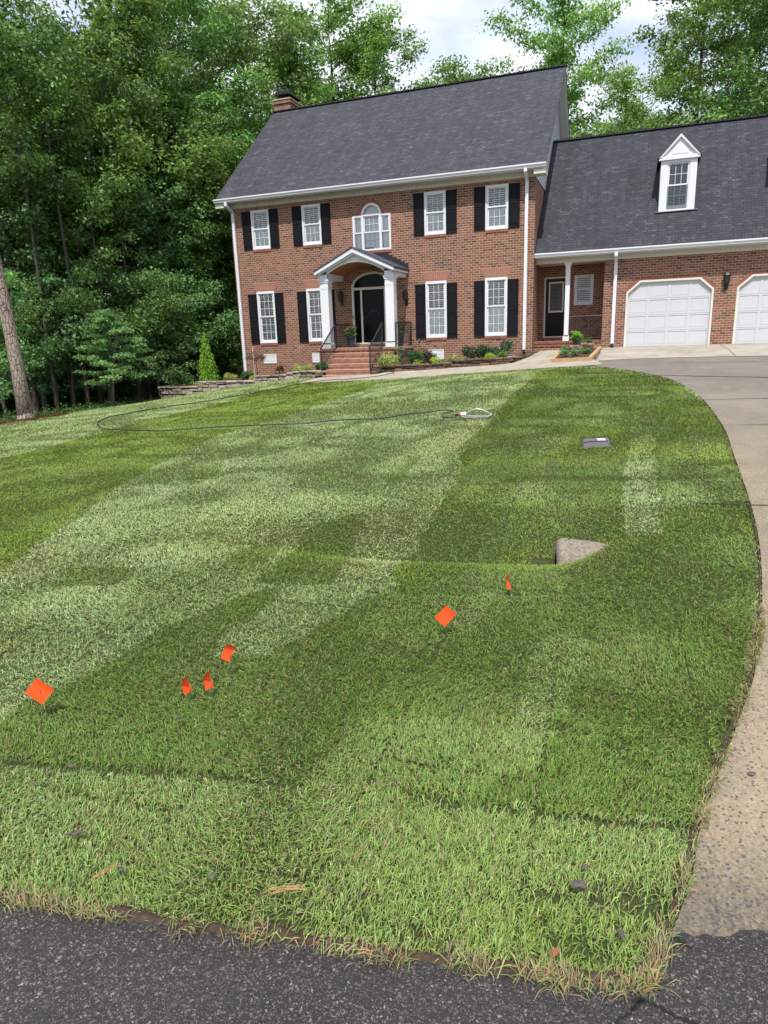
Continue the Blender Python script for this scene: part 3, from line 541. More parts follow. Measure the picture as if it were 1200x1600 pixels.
# spandrels that turn the square heads into arches
def spandrel(mb,cx,hw,zs,rise,ztop,y,dep,n=14):
    for sgn in (-1,1):
        for i in range(n):
            t0=math.pi/2*i/n; t1=math.pi/2*(i+1)/n
            xa,za=cx+sgn*hw*math.cos(t0),zs+rise*math.sin(t0); xb,zb=cx+sgn*hw*math.cos(t1),zs+rise*math.sin(t1)
            q=[(xa,y,za),(xb,y,zb),(xb,y,ztop),(xa,y,ztop)]; mb.add(q,[(0,1,2,3) if sgn<0 else (3,2,1,0)])
            mb.add([(xa,y,za),(xb,y,zb),(xb,y+dep,zb),(xa,y+dep,za)],[(0,1,2,3)])
        mb.add([(cx+sgn*hw,y,zs),(cx+sgn*hw,y,zs),(cx+sgn*hw,y,ztop)],[(0,1,2)])
spandrel(mb,AC,.40,5.097,.40,5.51,0,.16); spandrel(mb,DC,.88,2.50,.56,3.07,0,.16)
mb.add([(0,0,-2.6),(0,0,5.8),(0,10.3,5.8),(0,10.3,-2.6)],[(0,1,2,3)])
mb.add([(0,10.3,-2.6),(0,10.3,5.8),(WX,10.3,5.8),(WX,10.3,-2.6)],[(0,1,2,3)])
mb.add([(WX,0,-2.6),(WX,10.3,-2.6),(WX,10.3,5.8),(WX,0,5.8)],[(0,1,2,3)])
mb.build('brick_wall',M['brick'],H)
# interior floor and dark partition so that rooms stay dark
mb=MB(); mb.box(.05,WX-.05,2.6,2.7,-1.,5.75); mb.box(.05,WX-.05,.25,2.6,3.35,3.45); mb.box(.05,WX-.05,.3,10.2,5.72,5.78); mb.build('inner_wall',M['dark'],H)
# roof
SL=(10.692-6.118)/(5.146+.452)
def roofprism(mb,x0,x1,y0,z0,yr,zr,th,yend=None,sl=None):
    # front slab and rear slab, th thick
    ye=2*yr-y0
    mb.prism([(y0,z0),(yr,zr),(yr,zr-th*1.3),(y0+.0,z0-th)],x0,x1,'x'); mb.prism([(yr,zr),(ye,z0),(ye,z0-th),(yr,zr-th*1.3)],x0,x1,'x')
rf=MB(); roofprism(rf,-.386,12.608,-.50,6.118-.04,5.146,10.692,.05); roof=rf.build('roof',M['shingle'],H)
# ridge cap and shingle edge
mb=MB()
for i in range(48):
    x=-.38+i*.27; mb.box(x,x+.30,5.146-.13,5.146+.13,10.66,10.70+.012*(i%2)); 
mb.build('ridge_cap',M['flash'],roof)
# rake boards + soffits
mb=MB()
for x0,x1 in ((12.53,12.588),(-.366,-.31)):
    for s_ in (1,-1):
        y0,y1=( -.45,5.146) if s_==1 else (10.742,5.146)
        mb=MB(); mb.prism([(y0,6.08),(y1,10.65),(y1,10.52),(y0,5.97)],x0,x1,'x'); mb.build('rake_board',M['white'],H)
mb=MB()
for x0,x1 in ((12.2,12.53),(-.31,0)):
    for y0 in (-.45,10.742): mb=MB(); mb.prism([(y0,5.98),(5.146,10.56),(5.146,10.52),(y0,5.94)],x0,x1,'x'); mb.build('rake_soffit',M['soffit'],H)
# gable siding, real laps
def gable_siding(x,out,name):
    mb=MB(); z=5.80
    while z<10.2:
        ya=max(0.02,(z+.135+.10-6.118)/SL-.452+.02); yb=10.292-ya
        if yb-ya>.2:
            a,b=(x,x+out)
            mb.add([(a,ya,z),(a,yb,z),(a,yb,z+.135),(a,ya,z+.135),(b,ya,z),(b,yb,z)],[(0,1,5,4),(4,5,2,3),(0,4,3),(1,2,5)])
        z+=.13
    # backing triangle
    mb.add([(x-.003*(1 if out>0 else -1),0,5.8),(x-.003*(1 if out>0 else -1),10.292,5.8),(x-.003*(1 if out>0 else -1),5.146,10.5)],[(0,1,2)])
    return mb.build(name,M['siding'],H)
gable_siding(WX+.004,.028,'gable_siding'); gable_siding(-.004,-.028,'gable_siding')
# eaves: frieze with dentils, soffit, fascia, gutter
def eave(x0,x1,yw,zw,yg,zg,name=''):
    fb=MB(); fb.box(x0,x1,yw-.035,yw+.0-.002,zw-.0,zg-.14); fz=fb.build('frieze',M['cream'],H)
    db=MB(); x=x0+.06
    while x<x1-.1: db.box(x,x+.07,yw-.07,yw-.035,zg-.30,zg-.19); x+=.14
    db.box(x0,x1,yw-.10,yw-.035,zg-.19,zg-.14); db.build('dentil_trim',M['cream'],fz)
    sb=MB(); sb.box(x0,x1,yg+.02,yw,zg-.14,zg-.11); sb.build('soffit',M['soffit'],H)
    gb=MB(); gb.box(x0,x1,yg,yg+.02,zg-.16,zg-.02)
    g=[(yg-.115,zg),(yg-.105,zg+.0),(yg-.10,zg-.015),(yg-.01,zg-.015),(yg-.01,zg-.125),(yg-.075,zg-.125),(yg-.085,zg-.07),(yg-.115,zg-.045)]
    gb.prism([(y,z) for y,z in g],x0-.01,x1+.01,'x'); gb.build('gutter',M['white'],H)
eave(-.386,12.608,0,5.80,-.452,6.118)
for a,b in ((WX,12.60),(-.38,0)): mb=MB(); mb.box(a,b,-.45,.02,5.80,5.96); mb.build('eave_return',M['cream'],H)
# chimney
mb=MB(); mb.box(-.42,.42,5.25,6.75,9.,11.18); mb.box(-.47,.47,5.20,6.80,11.02,11.10); ch=mb.build('chimney',M['brick'],H)
mb=MB(); mb.box(-.45,.45,5.22,6.78,11.182,11.23); mb.build('chimney_crown',M['mortar'],ch)
mb=MB(); mb.box(-.25,.28,5.45,6.5,11.232,11.34); mb.prism([(-.40,11.42),(.42,11.42),(.26,11.56),(-.24,11.56)],5.30,6.62,'y')
for x in (-.22,.24):
    for y in (5.5,6.45): mb.box(x-.015,x+.015,y-.015,y+.015,11.34,11.425)
mb.build('flue_cap',M['flash'],ch)
# ---------------- windows
def sash(mb,x0,x1,z0,z1,y,cols,rows,st=.045,bot=.045,top=.045,mun=.016):
    mb.box(x0,x0+st,y,y+.035,z0,z1); mb.box(x1-st,x1,y,y+.035,z0,z1); mb.box(x0+st,x1-st,y,y+.035,z0,z0+bot); mb.box(x0+st,x1-st,y,y+.035,z1-top,z1)
    ix0,ix1,iz0,iz1=x0+st,x1-st,z0+bot,z1-top
    for i in range(1,cols): x=ix0+(ix1-ix0)*i/cols; mb.box(x-mun/2,x+mun/2,y+.004,y+.031,iz0,iz1)
    for j in range(1,rows): z=iz0+(iz1-iz0)*j/rows; mb.box(ix0,ix1,y+.005,y+.030,z-mun/2,z+mun/2)
def blind(mb,x0,x1,z0,z1,y,tilt,p=.070,w=None):
    w=w or (.052 if tilt<1 else .068)
    z=z1-p/2
    while z>z0:
        t=tilt+random.uniform(-.05,.05); c,s_=math.cos(t)*w/2,math.sin(t)*w/2
        mb.add([(x0,y-c,z-s_),(x1,y-c,z-s_),(x1,y+c,z+s_),(x0,y+c,z+s_),(x0,y-c,z-s_+.004),(x1,y-c,z-s_+.004),(x1,y+c,z+s_+.004),(x0,y+c,z+s_+.004)],[(0,3,2,1),(4,5,6,7),(0,1,5,4),(1,2,6,5),(2,3,7,6),(3,0,4,7)]); z-=p
    for x in (x0+(x1-x0)*.2,x0+(x1-x0)*.8): mb.box(x-.002,x+.002,y-.026,y-.022,z0,z1)
def window_proto(w,h,cols,rows,tilts,name='window',casing=.075,sill=True):
    hw=w/2; mb=MB(); c=casing; y0=-.012
    mb.box(-hw,-hw+c,y0,.12,0,h); mb.box(hw-c,hw,y0,.12,0,h); mb.box(-hw+c,hw-c,y0,.12,h-c,h); mb.prism([(y0-.02,0),(.12,0),(.12,.06),(y0-.02,.045)],-hw+c,hw-c,'x')
    mb.box(-hw+c-.02,hw-c+.02,y0-.012,y0,h-c-.018,h-c)
    m=h*.505; sash(mb,-hw+c,hw-c,m,h-c,.02,cols,rows,bot=.05); sash(mb,-hw+c,hw-c,.05,m+.045,.058,cols,rows,bot=.085)
    f=mb.build(name,M['white'],H,local=True)
    g=MB(); g.add([(-hw+c,.036,m),(hw-c,.036,m),(hw-c,.036,h-c),(-hw+c,.036,h-c)],[(0,1,2,3)]); g.add([(-hw+c,.075,.05),(hw-c,.075,.05),(hw-c,.075,m),(-hw+c,.075,m)],[(0,1,2,3)]); g.build('glass',M['glass'],f,local=True)
    b=MB(); blind(b,-hw+c+.01,hw-c-.01,m,h-c,.112,tilts[0]); blind(b,-hw+c+.01,hw-c-.01,.06,m,.112,tilts[1]); b.build('blind',M['blind'],f,local=True)
    if sill:
        s_=MB(); n=int(w/.0775)
        for i in range(n):
            x=-hw+i*w/n; s_.bbox(x+.004,x+w/n-.004,-.030,.02,-.098,-.004,.004)
        sl_=s_.build('sill',M['brickv'],f,local=True)
        s_=MB(); s_.box(-hw+.003,hw-.003,-.026,.01,-.095,-.007); s_.build('sill_mortar',M['mortar'],sl_,local=True) if False else None
    return f
def put(f,x,y,z): f.location=(x-H.location.x,y,z)
def dup_part(f):
    c=copy_tree(f,H); return c
wa=window_proto(W1,ZT1-ZB1,3,3,(.8,.8)); put(wa,C1,0,ZB1)
for c_,til in ((C2,(.3,.3)),):
    q=dup_part(wa); put(q,c_,0,ZB1)
wb=window_proto(W1,ZT1-ZB1,3,3,(.8,1.25)); put(wb,C4,0,ZB1); q=dup_part(wb); put(q,C5,0,ZB1)
wc=window_proto(W1,ZT2-ZB2,3,2,(.75,1.25)); put(wc,C1,0,ZB2)
for c_ in (C2,): q=dup_part(wc); put(q,c_,0,ZB2)
wd=window_proto(W1,ZT2-ZB2,3,2,(.75,1.2)); put(wd,C4,0,ZB2); q=dup_part(wd); put(q,C5,0,ZB2)
# shutters
def shutter_proto(w,h,rails,name='shutter'):
    mb=MB(); hw=w/2; mb.box(-hw,hw,-.028,-.003,0,h); mb.box(-hw,-hw+.055,-.040,-.028,0,h); mb.box(hw-.055,hw,-.040,-.028,0,h)
    for z0,z1 in rails: mb.box(-hw+.055,hw-.055,-.040,-.028,z0,z1)
    rs=sorted(rails)
    for a,b in zip(rs[:-1],rs[1:]):
        z0,z1=a[1]+.012,b[0]-.012; x0,x1=-hw+.067,hw-.067
        mb.bbox(x0,x1,-.039,-.027,z0,z1,.011)
    return mb.build(name,M['black'],H,local=True)
h1=ZT1-ZB1-.07; s1=shutter_proto(.40,h1,[(0,.13),(.80,.88),(1.52,1.60),(h1-.07,h1)]); h2=ZT2-ZB2-.02; s2=shutter_proto(.40,h2,[(0,.10),(.68,.76),(h2-.07,h2)])
first={'a':1,'b':1}
for c_ in (C1,C2,C4,C5):
    for sg in (-1,1):
        q=s1 if first['a'] else dup_part(s1); first['a']=0; put(q,c_+sg*(W1/2+.205),0,ZB1-.02)
        q=s2 if first['b'] else dup_part(s2); first['b']=0; put(q,c_+sg*(W1/2+.205),0,ZB2+.01)
# splayed brick heads above the ground floor windows
def header_proto(w,h,n=15):
    mb=MB(); wt=w+.36
    for i in range(n):
        a0=-w/2+w*i/n+.006;a1=-w/2+w*(i+1)/n-.006; b0=-wt/2+wt*i/n+.008;b1=-wt/2+wt*(i+1)/n-.008
        for (f0,f1) in ((0,.48),(.52,1)) if i%2 else ((0,.30),(.34,1)):
            L0=lambda f:(a0+(b0-a0)*f); L1=lambda f:(a1+(b1-a1)*f)
            mb.prism([(L0(f0),h*f0+.004),(L1(f0),h*f0+.004),(L1(f1),h*f1),(L0(f1),h*f1)],-.010,.002,'y')
    f=mb.build('window_header',M['brickh'],H,local=True)
    m=MB(); m.prism([(-w/2,0),(w/2,0),(wt/2,h+.004),(-wt/2,h+.004)],-.005,.002,'y'); m.build('header_mortar',M['mortar'],f,local=True); return f
hd=header_proto(W1+.02,.325); put(hd,C1,0,ZT1+.004)
for c_ in (C2,C4,C5): q=dup_part(hd); put(q,c_,0,ZT1+.004)
# arched window over the portico
mb=MB(); z0,z1=3.823,5.097; hw=.772
mb.box(AC-hw,AC-hw+.07,-.012,.12,z0,z1); mb.box(AC+hw-.07,AC+hw,-.012,.12,z0,z1); mb.box(AC-hw+.07,AC+hw-.07,-.025,.12,z0,z0+.06)
for s_ in (-1,1):
    mb.box(AC+s_*.36-.045,AC+s_*.36+.045,-.020,.12,z0+.06,z1)
    a,b=sorted((AC+s_*.405,AC+s_*(hw-.07))); mb.box(a,b,-.010,.12,z1-.06,z1)
    sash(mb,a,b,z0+.06,(z0+z1)/2+.02,.058,1,1,st=.03,bot=.05); sash(mb,a,b,(z0+z1)/2,z1-.06,.02,1,1,st=.03)
sash(mb,AC-.315,AC+.315,z0+.06,z0+.68,.058,3,2,st=.035,bot=.06,mun=.014); sash(mb,AC-.315,AC+.315,z0+.64,z1-.035,.02,3,2,st=.035,mun=.014)
mb.box(AC-.405,AC+.405,-.022,.12,z1-.04,z1+.03)
def arch_band(mb,cx,zs,ro,ri,y0,y1,n=24,ry=1.,rir=None):
    pts=[]
    for i in range(n+1):
        t=math.pi*i/n; pts.append((cx+ro*math.cos(t),zs+ro*ry*math.sin(t),cx+ri*math.cos(t),zs+(ri*ry if rir is None else rir)*math.sin(t)))
    for i in range(n):
        a=pts[i];b=pts[i+1]; mb.prism([(a[0],a[1]),(b[0],b[1]),(b[2],b[3]),(a[2],a[3])],y0,y1,'y')
arch_band(mb,AC,z1+.0,.405,.325,-.018,.12)
for t in (60,90,120): 
    mb.prism([(AC-.008+.30*math.cos(math.radians(t)),z1+.31*math.sin(math.radians(t))),(AC+.008+.30*math.cos(math.radians(t)),z1+.31*math.sin(math.radians(t))),(AC+.008+.14*math.cos(math.radians(t)),z1+.14*math.sin(math.radians(t))),(AC-.008+.14*math.cos(math.radians(t)),z1+.14*math.sin(math.radians(t)))],.025,.045,'y')
arch_band(mb,AC,z1+.02,.15,.135,.025,.045,12)
aw=mb.build('arched_window',M['white'],H)
mb=MB(); mb.add([(AC-.7,.05,z0+.05),(AC+.7,.05,z0+.05),(AC+.7,.05,z1),(AC-.7,.05,z1)],[(0,1,2,3)]); n=16
mb.add([(AC+.36*math.cos(math.pi*i/n),.05,z1+.36*math.sin(math.pi*i/n)) for i in range(n+1)],[tuple(range(n+1))]); mb.build('glass',M['glass'],aw)
mb=MB()
for a,b in ((AC-.70,AC-.41),(AC-.31,AC+.31),(AC+.41,AC+.70)): blind(mb,a,b,z0+.06,z1-.05,.105,1.35,p=.068)
mb.build('blind',M['blind'],aw)
mb=MB(); n=16; mb.add([(AC+.36*math.cos(math.pi*i/n),.15,z1+.02+.36*math.sin(math.pi*i/n)) for i in range(n+1)],[tuple(range(n+1))]); mb.build('arch_shade',M['curtain'],aw)
mb=MB(); n=23
for i in range(n):   # ring of header bricks around the arch
    t0=math.pi*(i+.06)/n;t1=math.pi*(i+.94)/n
    mb.prism([(AC+r*math.cos(t),z1+r*math.sin(t)) for r,t in ((.412,t0),(.53,t0),(.53,t1),(.412,t1))],-.009,.004,'y')
mb.build('brick_arch',M['brickv'],aw)
mb=MB(); n=20
for i in range(n): x=AC-hw+i*2*hw/n; mb.bbox(x+.004,x+2*hw/n-.004,-.03,.02,z0-.095,z0-.004,.004)
mb.build('sill',M['brickv'],aw)
# ---------------- front door
mb=MB(); fx0,fx1=DC-.88,DC+.88; zb,zt=.36,2.50
mb.box(fx0,fx0+.075,-.012,.12,zb,zt); mb.box(fx1-.075,fx1,-.012,.12,zb,zt); mb.box(fx0+.075,fx1-.075,.0,.12,zt-.09,zt); mb.box(fx0+.075,fx1-.075,.0,.12,zb,zb+.05)
for x in (fx0+.39,fx1-.39): mb.box(x-.035,x+.035,.0,.12,zb+.05,zt-.09)
arch_band(mb,DC,zt,.88,.80,-.012,.12,28,ry=.56/.88,rir=.48)
fd=mb.build('door_frame',M['cream'],H)
mb=MB(); mb.box(fx0+.425,fx1-.425,.05,.09,zb+.05,zt-.09); dr=mb.build('front_door',M['storm'],H)
mb=MB(); x0,x1=fx0+.425,fx1-.425
for (a,b,c,d) in ((x0,x0+.06,zb+.05,zt-.09),(x1-.06,x1,zb+.05,zt-.09),(x0+.06,x1-.06,zb+.05,zb+.17),(x0+.06,x1-.06,zt-.15,zt-.09)): mb.box(a,b,.035,.05,c,d)
mb.build('door_rail',M['black'],dr)
mb=MB(); arch_band(mb,(x0+x1)/2,1.45,.20,.185,.042,.05,20); 
for t in range(0,360,45): 
    c,s_=math.cos(math.radians(t)),math.sin(math.radians(t)); cx=(x0+x1)/2; mb.tube([(cx+.03*c,.045,1.45+.05*s_),(cx+.15*c,.045,1.45+.30*s_)],.003,4)
mb.build('etched_pattern',plain('etched_glass_material',(.05,.05,.055),.3,.3),dr)
mb=MB(); mb.tube([(x0+.03,.0,1.28),(x0+.03,-.01,1.42)],.012,6); mb.build('handle',M['steel'],dr)
for a,b in ((fx0+.075,fx0+.355),(fx1-.355,fx1-.075)): mb=MB(); mb.box(a,b,.06,.08,zb+.05,zt-.09); mb.build('sidelight',M['storm'],fd)
mb=MB(); n=20; mb.add([(DC+.82*math.cos(math.pi*i/n),.07,zt+.50*math.sin(math.pi*i/n)) for i in range(n+1)],[tuple(range(n+1))])
fl=mb.build('fanlight',M['storm'],fd)
mb=MB()
for t in (36,63,90,117,144):
    c,s_=math.cos(math.radians(t)),math.sin(math.radians(t)); mb.tube([(DC+.24*c,.062,zt+.15*s_),(DC+.80*c,.062,zt+.49*s_)],.006,4)
mb.build('fanlight_bar',plain('dark_lead_material',(.06,.06,.06),.4,.4),fl)
mb=MB(); mb.box(fx0+.02,fx0+.05,-.03,-.012,1.36,1.46); mb.build('doorbell',M['black'],H)
# ---------------- portico
FY=-1.78; PC=5.98; PX0,PX1=4.44,7.53
mb=MB(); Zp=.25
mb.box(4.38,7.62,-1.62,-.003,-1.2,Zp-.085); 
mb.build('porch_base',M['brick'],H)
mb=MB(); n=int((7.68-4.34)/.075)
for i in range(n): x=4.34+i*(7.68-4.34)/n; mb.bbox(x+.004,x+(7.68-4.34)/n-.004,-1.66,-1.46,Zp-.083,Zp,.003)
pf=mb.build('porch_edge',M['brickv'],H)
mb=MB(); mb.box(4.36,7.66,-1.655,-.003,Zp-.084,Zp-.006); mb.build('porch_floor',M['mortar'],H)
# five brick steps, rowlock nosing over a stretcher course
SX0,SX1=5.12,6.98; rise=.185; tread=.29; zt_=Zp
stp=MB(); nos=MB()
for k in range(5):
    ztop=Zp-k*rise - (0 if k==0 else 0); y1=-1.62-k*tread; y0=y1-tread
    if k==0: continue
for k in range(1,6):
    ztop=Zp-rise*k; y0=-1.62-tread*k
    if k<6:
        stp.box(SX0+.012,SX1-.012,y0+.012,-1.60-tread*(k-1)+.0,ztop-rise*1.0-.6*(k==5),ztop-.078-.003)
        n=26
        for i in range(n):
            x=SX0+i*(SX1-SX0)/n; nos.bbox(x+.006,x+(SX1-SX0)/n-.006,y0-.008,y0+tread+.0,ztop-.103,ztop,.003)
        stp.box(SX0+.004,SX1-.004,y0+.002,y0+tread+.0,ztop-.102,ztop-.006); stp.box(SX0+.002,SX1-.002,y0-.004,y0+tread-.01,ztop-.006,ztop+.007)
        for i in range(9): x=SX0+.01+i*(SX1-SX0-.02)/9; nos.bbox(x+.005,x+(SX1-SX0-.02)/9-.005,y0+.003,y0+.1,ztop-.182,ztop-.112,.003)
st=stp.build('front_steps',M['mortar'],H); nos.build('step_nosing',M['brickv'],st)
def column(cx,cy,z0,z1,w,name='column',panel=True):
    mb=MB(); h=w/2
    mb.box(cx-h-.035,cx+h+.035,cy-h-.035,cy+h+.035,z0,z0+.16); mb.prism([(cx-h-.035,z0+.16),(cx+h+.035,z0+.16),(cx+h,z0+.20),(cx-h,z0+.20)],cy-h,cy+h,'y')
    mb.box(cx-h,cx+h,cy-h,cy+h,z0+.16,z1-.12); mb.box(cx-h-.012,cx+h+.012,cy-h-.012,cy+h+.012,z1-.30,z1-.27); mb.box(cx-h-.025,cx+h+.025,cy-h-.025,cy+h+.025,z1-.12,z1-.06); mb.box(cx-h-.045,cx+h+.045,cy-h-.045,cy+h+.045,z1-.06,z1)
    if panel:
        for a,b,c,d in ((cx-h,cx-h+.05,z0+.2,z1-.3),(cx+h-.05,cx+h,z0+.2,z1-.3),(cx-h+.05,cx+h-.05,z0+.2,z0+.26),(cx-h+.05,cx+h-.05,z1-.36,z1-.3)): mb.box(a,b,cy-h-.008,cy-h,c,d)
    return mb.build(name,M['white'],H)
LCX,RCX=4.68,7.27
column(LCX,-1.37,Zp,2.76,.33); column(RCX,-1.37,Zp,2.76,.33)
# entablature beams back to the wall
for cx in (LCX,RCX):
    mb=MB(); mb.box(cx-.165,cx+.165,-1.54,-.003,2.76,2.97); mb.box(cx-.20,cx+.20,-1.56,-.003,2.93,3.0)
    mb.build('porch_beam',M['white'],H)
# pediment board with arched underside
mb=MB(); zsp=2.80; ax0,ax1=LCX+.165,RCX-.165; ca=(ax0+ax1)/2; n=24; zap=3.76; ze_=3.02
def zroof(x): return zap-(zap-ze_)*abs(x-PC)/(PX1-PC)
low=[]; 
for i in range(n+1):
    x=ax0+(ax1-ax0)*i/n; t=(x-ca)/((ax1-ax0)/2); low.append((x,zsp+.13+.36*(1-t*t)))
top=[(x,zroof(x)-.10) for x,_ in low]
for i in range(n): mb.prism([low[i],low[i+1],top[i+1],top[i]],-1.56,-1.50,'y')
mb.prism([(LCX-.165,2.76),(ax0,2.76),(ax0,zroof(ax0)-.10),(LCX-.165,zroof(LCX-.165)-.10)],-1.56,-1.50,'y'); mb.prism([(ax1,2.76),(RCX+.165,2.76),(RCX+.165,zroof(RCX+.165)-.10),(ax1,zroof(ax1)-.10)],-1.56,-1.50,'y')
# arch moulding
for i in range(n):
    a,b=low[i],low[i+1]; mb.prism([a,b,(b[0],b[1]+.05),(a[0],a[1]+.05)],-1.585,-1.561,'y')
# raking cornice
for s_ in (-1,1):
    xe=PC+s_*(PX1-PC); mb.prism([(xe,ze_-.005),(PC,zap-.005),(PC,zap-.155),(xe,ze_-.115)],FY,-1.70,'y'); mb.prism([(xe,ze_-.012),(PC,zap-.012),(PC,zap-.05),(xe,ze_-.05)],-1.70,-.003,'y')
    mb.prism([(xe-s_*.10,ze_-.05),(PC,zap-.14),(PC,zap-.22),(xe-s_*.10,ze_-.12)],-1.70,-1.57,'y')
    a,b=sorted((xe-s_*.03,xe)); mb.box(a,b,-1.70,-.003,ze_-.115,ze_-.02)
mb.build('pediment',M['white'],H)
mb=MB()
for i in range(n):
    a,b=low[i],low[i+1]; mb.prism([(a[0],a[1]+.004),(b[0],b[1]+.004),(b[0],b[1]+.02),(a[0],a[1]+.02)],-1.50,-.004,'y')
mb.build('porch_ceiling',M['wood'],H)
mb=MB()
for s_ in (-1,1):
    xe=PC+s_*(PX1-PC+.03); mb.prism([(xe,ze_-.002),(PC,zap),(PC,zap+.035),(xe,ze_+.028)],FY-.03,-.003,'y')
mb.build('porch_roof',M['shingle3'],H)
mb=MB()
for s_ in (-1,1):   # stepped black flashing on the wall
    for i in range(10):
        x=PC+s_*i*.155; zz=zroof(x)+.03; a,b=sorted((x,x+s_*.165)); 
        mb.box(a,b,-.012,-.001,zroof(x+s_*.165)-.02,round((zz+.13)/.0813)*.0813+.03)
mb.build('stepped_flashing',M['flash'],H)
# railings
def railing(parts,name,label=None):
    mb=MB()
    for kind,a,b in parts:
        a=Vector(a);b=Vector(b); n=max(2,int((b-a).length/.115))
        up=Vector((0,0,.86)); mb.tube([a+up,b+up],.028,6); mb.tube([a+Vector((0,0,.10)),b+Vector((0,0,.10))],.010,5)
        for i in range(n+1):
            p=a+(b-a)*i/n; r=.022 if i in (0,n) else .0105; mb.tube([p-Vector((0,0,.0 if i in (0,n) else -.10)),p+up],r,5)
    o=mb.build(name,M['iron'],H); return o
zb5=Zp-rise*5
railing([('s',(5.10,-3.02,zb5+.10),(5.10,-1.66,Zp)),('h',(5.10,-1.60,Zp),(5.10,-.06,Zp))],'railing')
railing([('s',(6.98,-3.02,zb5+.10),(6.98,-1.66,Zp)),],'railing')
railing([('h',(7.60,-1.55,Zp),(7.60,-.06,Zp)),('h',(7.47,-1.58,Zp),(7.58,-1.58,Zp))],'railing')
# wall lanterns
def lantern(x,y,z,s=1,wet=0):
    mb=MB(); mb.box(x-.05*s,x+.05*s,y-.02,y,z-.14*s,z+.02*s); mb.tube([(x,y-.02,z-.06*s),(x,y-.09,z-.10*s),(x,y-.13,z-.04*s),(x,y-.13,z+.0*s)],.010,6)
    mb.lathe([(.045*s,0),(.065*s,.03*s),(.085*s,.22*s),(.10*s,.225*s),(.06*s,.29*s),(.02*s,.31*s),(.012*s,.36*s),(0,.37*s)],x,y-.13,6,z)
    for k in range(6): 
        t=2*math.pi*k/6; mb.tube([(x+.067*s*math.cos(t),y-.13+.067*s*math.sin(t),z+.03*s),(x+.087*s*math.cos(t),y-.13+.087*s*math.sin(t),z+.22*s)],.006,4)
    o=mb.build('wall_lantern',M['iron'],H); g=MB(); g.lathe([(.05*s,.03*s),(.072*s,.215*s)],x,y-.13,6,z); g.build('lantern_glass',M['storm'],o); return o
lantern(4.74,0,2.02,1.2); lantern(7.42,0,1.93,1.2)
# crawl space vents
def vent(x0,x1,z0,z1,y=0):
    mb=MB(); mb.box(x0,x0+.03,y-.02,y+.0-.002,z0,z1); mb.box(x1-.03,x1,y-.02,y-.002,z0,z1); mb.box(x0+.03,x1-.03,y-.02,y-.002,z0,z0+.03); mb.box(x0+.03,x1-.03,y-.02,y-.002,z1-.03,z1); xm=(x0+x1)/2; mb.box(xm-.012,xm+.012,y-.019,y-.002,z0+.03,z1-.03)
    n=6
    for i in range(n):
        z=z0+.035+(z1-z0-.07)*i/n; 
        for a,b in ((x0+.03,xm-.012),(xm+.012,x1-.03)): mb.add([(a,y-.018,z),(b,y-.018,z),(b,y-.004,z+.036),(a,y-.004,z+.036)],[(0,1,2,3)])
    o=mb.build('foundation_vent',M['white'],H); m=MB(); m.box(x0+.02,x1-.02,y-.0035,y-.0015,z0+.02,z1-.02); m.build('vent_back',M['dark'],o)
vent(1.04,1.65,-.32,.06); vent(3.31,3.88,-.32,.06); vent(8.28,8.88,-.30,.08); vent(10.5,11.05,-.28,.10)
# downspouts
def downspout(pts,name='downspout'):
    mb=MB()
    for a,b in zip(pts[:-1],pts[1:]):
        a=Vector(a);b=Vector(b); d=(b-a).normalized(); sx=Vector((1,0,0)); sy=d.cross(sx).normalized()
        vs=[];w_,dd=.055,.04
        for p in (a-d*.01,b+d*.01):
            for u_,v_ in ((-1,-1),(1,-1),(1,1),(-1,1)): vs.append(tuple(p+sx*u_*w_+sy*v_*dd))
        mb.add(vs,[(0,1,2,3),(7,6,5,4),(0,4,5,1),(1,5,6,2),(2,6,7,3),(3,7,4,0)])
    return mb.build(name,M['white'],H)
downspout([(.13,-.49,6.0),(.13,-.49,5.86),(.16,-.07,5.66),(.16,-.07,-.90),(.16,-.14,-1.0)])
downspout([(11.93,-.49,6.0),(11.93,-.49,5.90),(11.93,-.07,5.68),(11.93,-.07,-.02)])
mb=MB(); mb.tube([(11.93,-.07,-.01),(11.93,-.09,-.10)],.06,10); mb.build('drain_boot',M['iron'],H)
# spigot and small wall hole
mb=MB(); mb.tube([(7.92,-.002,.47),(7.92,-.09,.46),(7.92,-.12,.42)],.014,6); mb.lathe([(.03,0),(.035,.01),(.0,.02)],7.92,-.08,8,.49); mb.build('wall_spigot',M['steel'],H)
mb=MB(); mb.box(7.40,7.52,-1.640,-1.622,-.04,.08); mb.build('porch_vent',M['dark'],H)

# ================= garage wing
GW=.549; GX1=25.5
gdoors=[(15.37,18.17),(18.87,21.67)]
def wing_holes():
    hs=[(a,b,-.02,2.24) for a,b in gdoors]; return hs
mb=MB(); wall_holes(mb,14.60,GX1,-1.2,3.0,wing_holes(),GW,.16)
for a,b in gdoors:      # chamfered top corners
    for s_,x in ((1,a),(-1,b)):
        p=[(x,GW,1.86),(x+s_*.43,GW,2.24),(x,GW,2.24)]; mb.add(p,[(0,1,2) if s_>0 else (2,1,0)]); mb.add([(x,GW,1.86),(x+s_*.43,GW,2.24),(x+s_*.43,GW+.16,2.24),(x,GW+.16,1.86)],[(0,1,2,3)])
bh=[(12.36,13.26,.36,2.60),(13.47,14.17,1.53,2.62)]
wall_holes(mb,WX,14.60,-1.2,3.0,bh,2.0,.12)
mb.add([(14.60,GW,-1.2),(14.60,2.0,-1.2),(14.60,2.0,3.0),(14.60,GW,3.0)],[(0,1,2,3)])
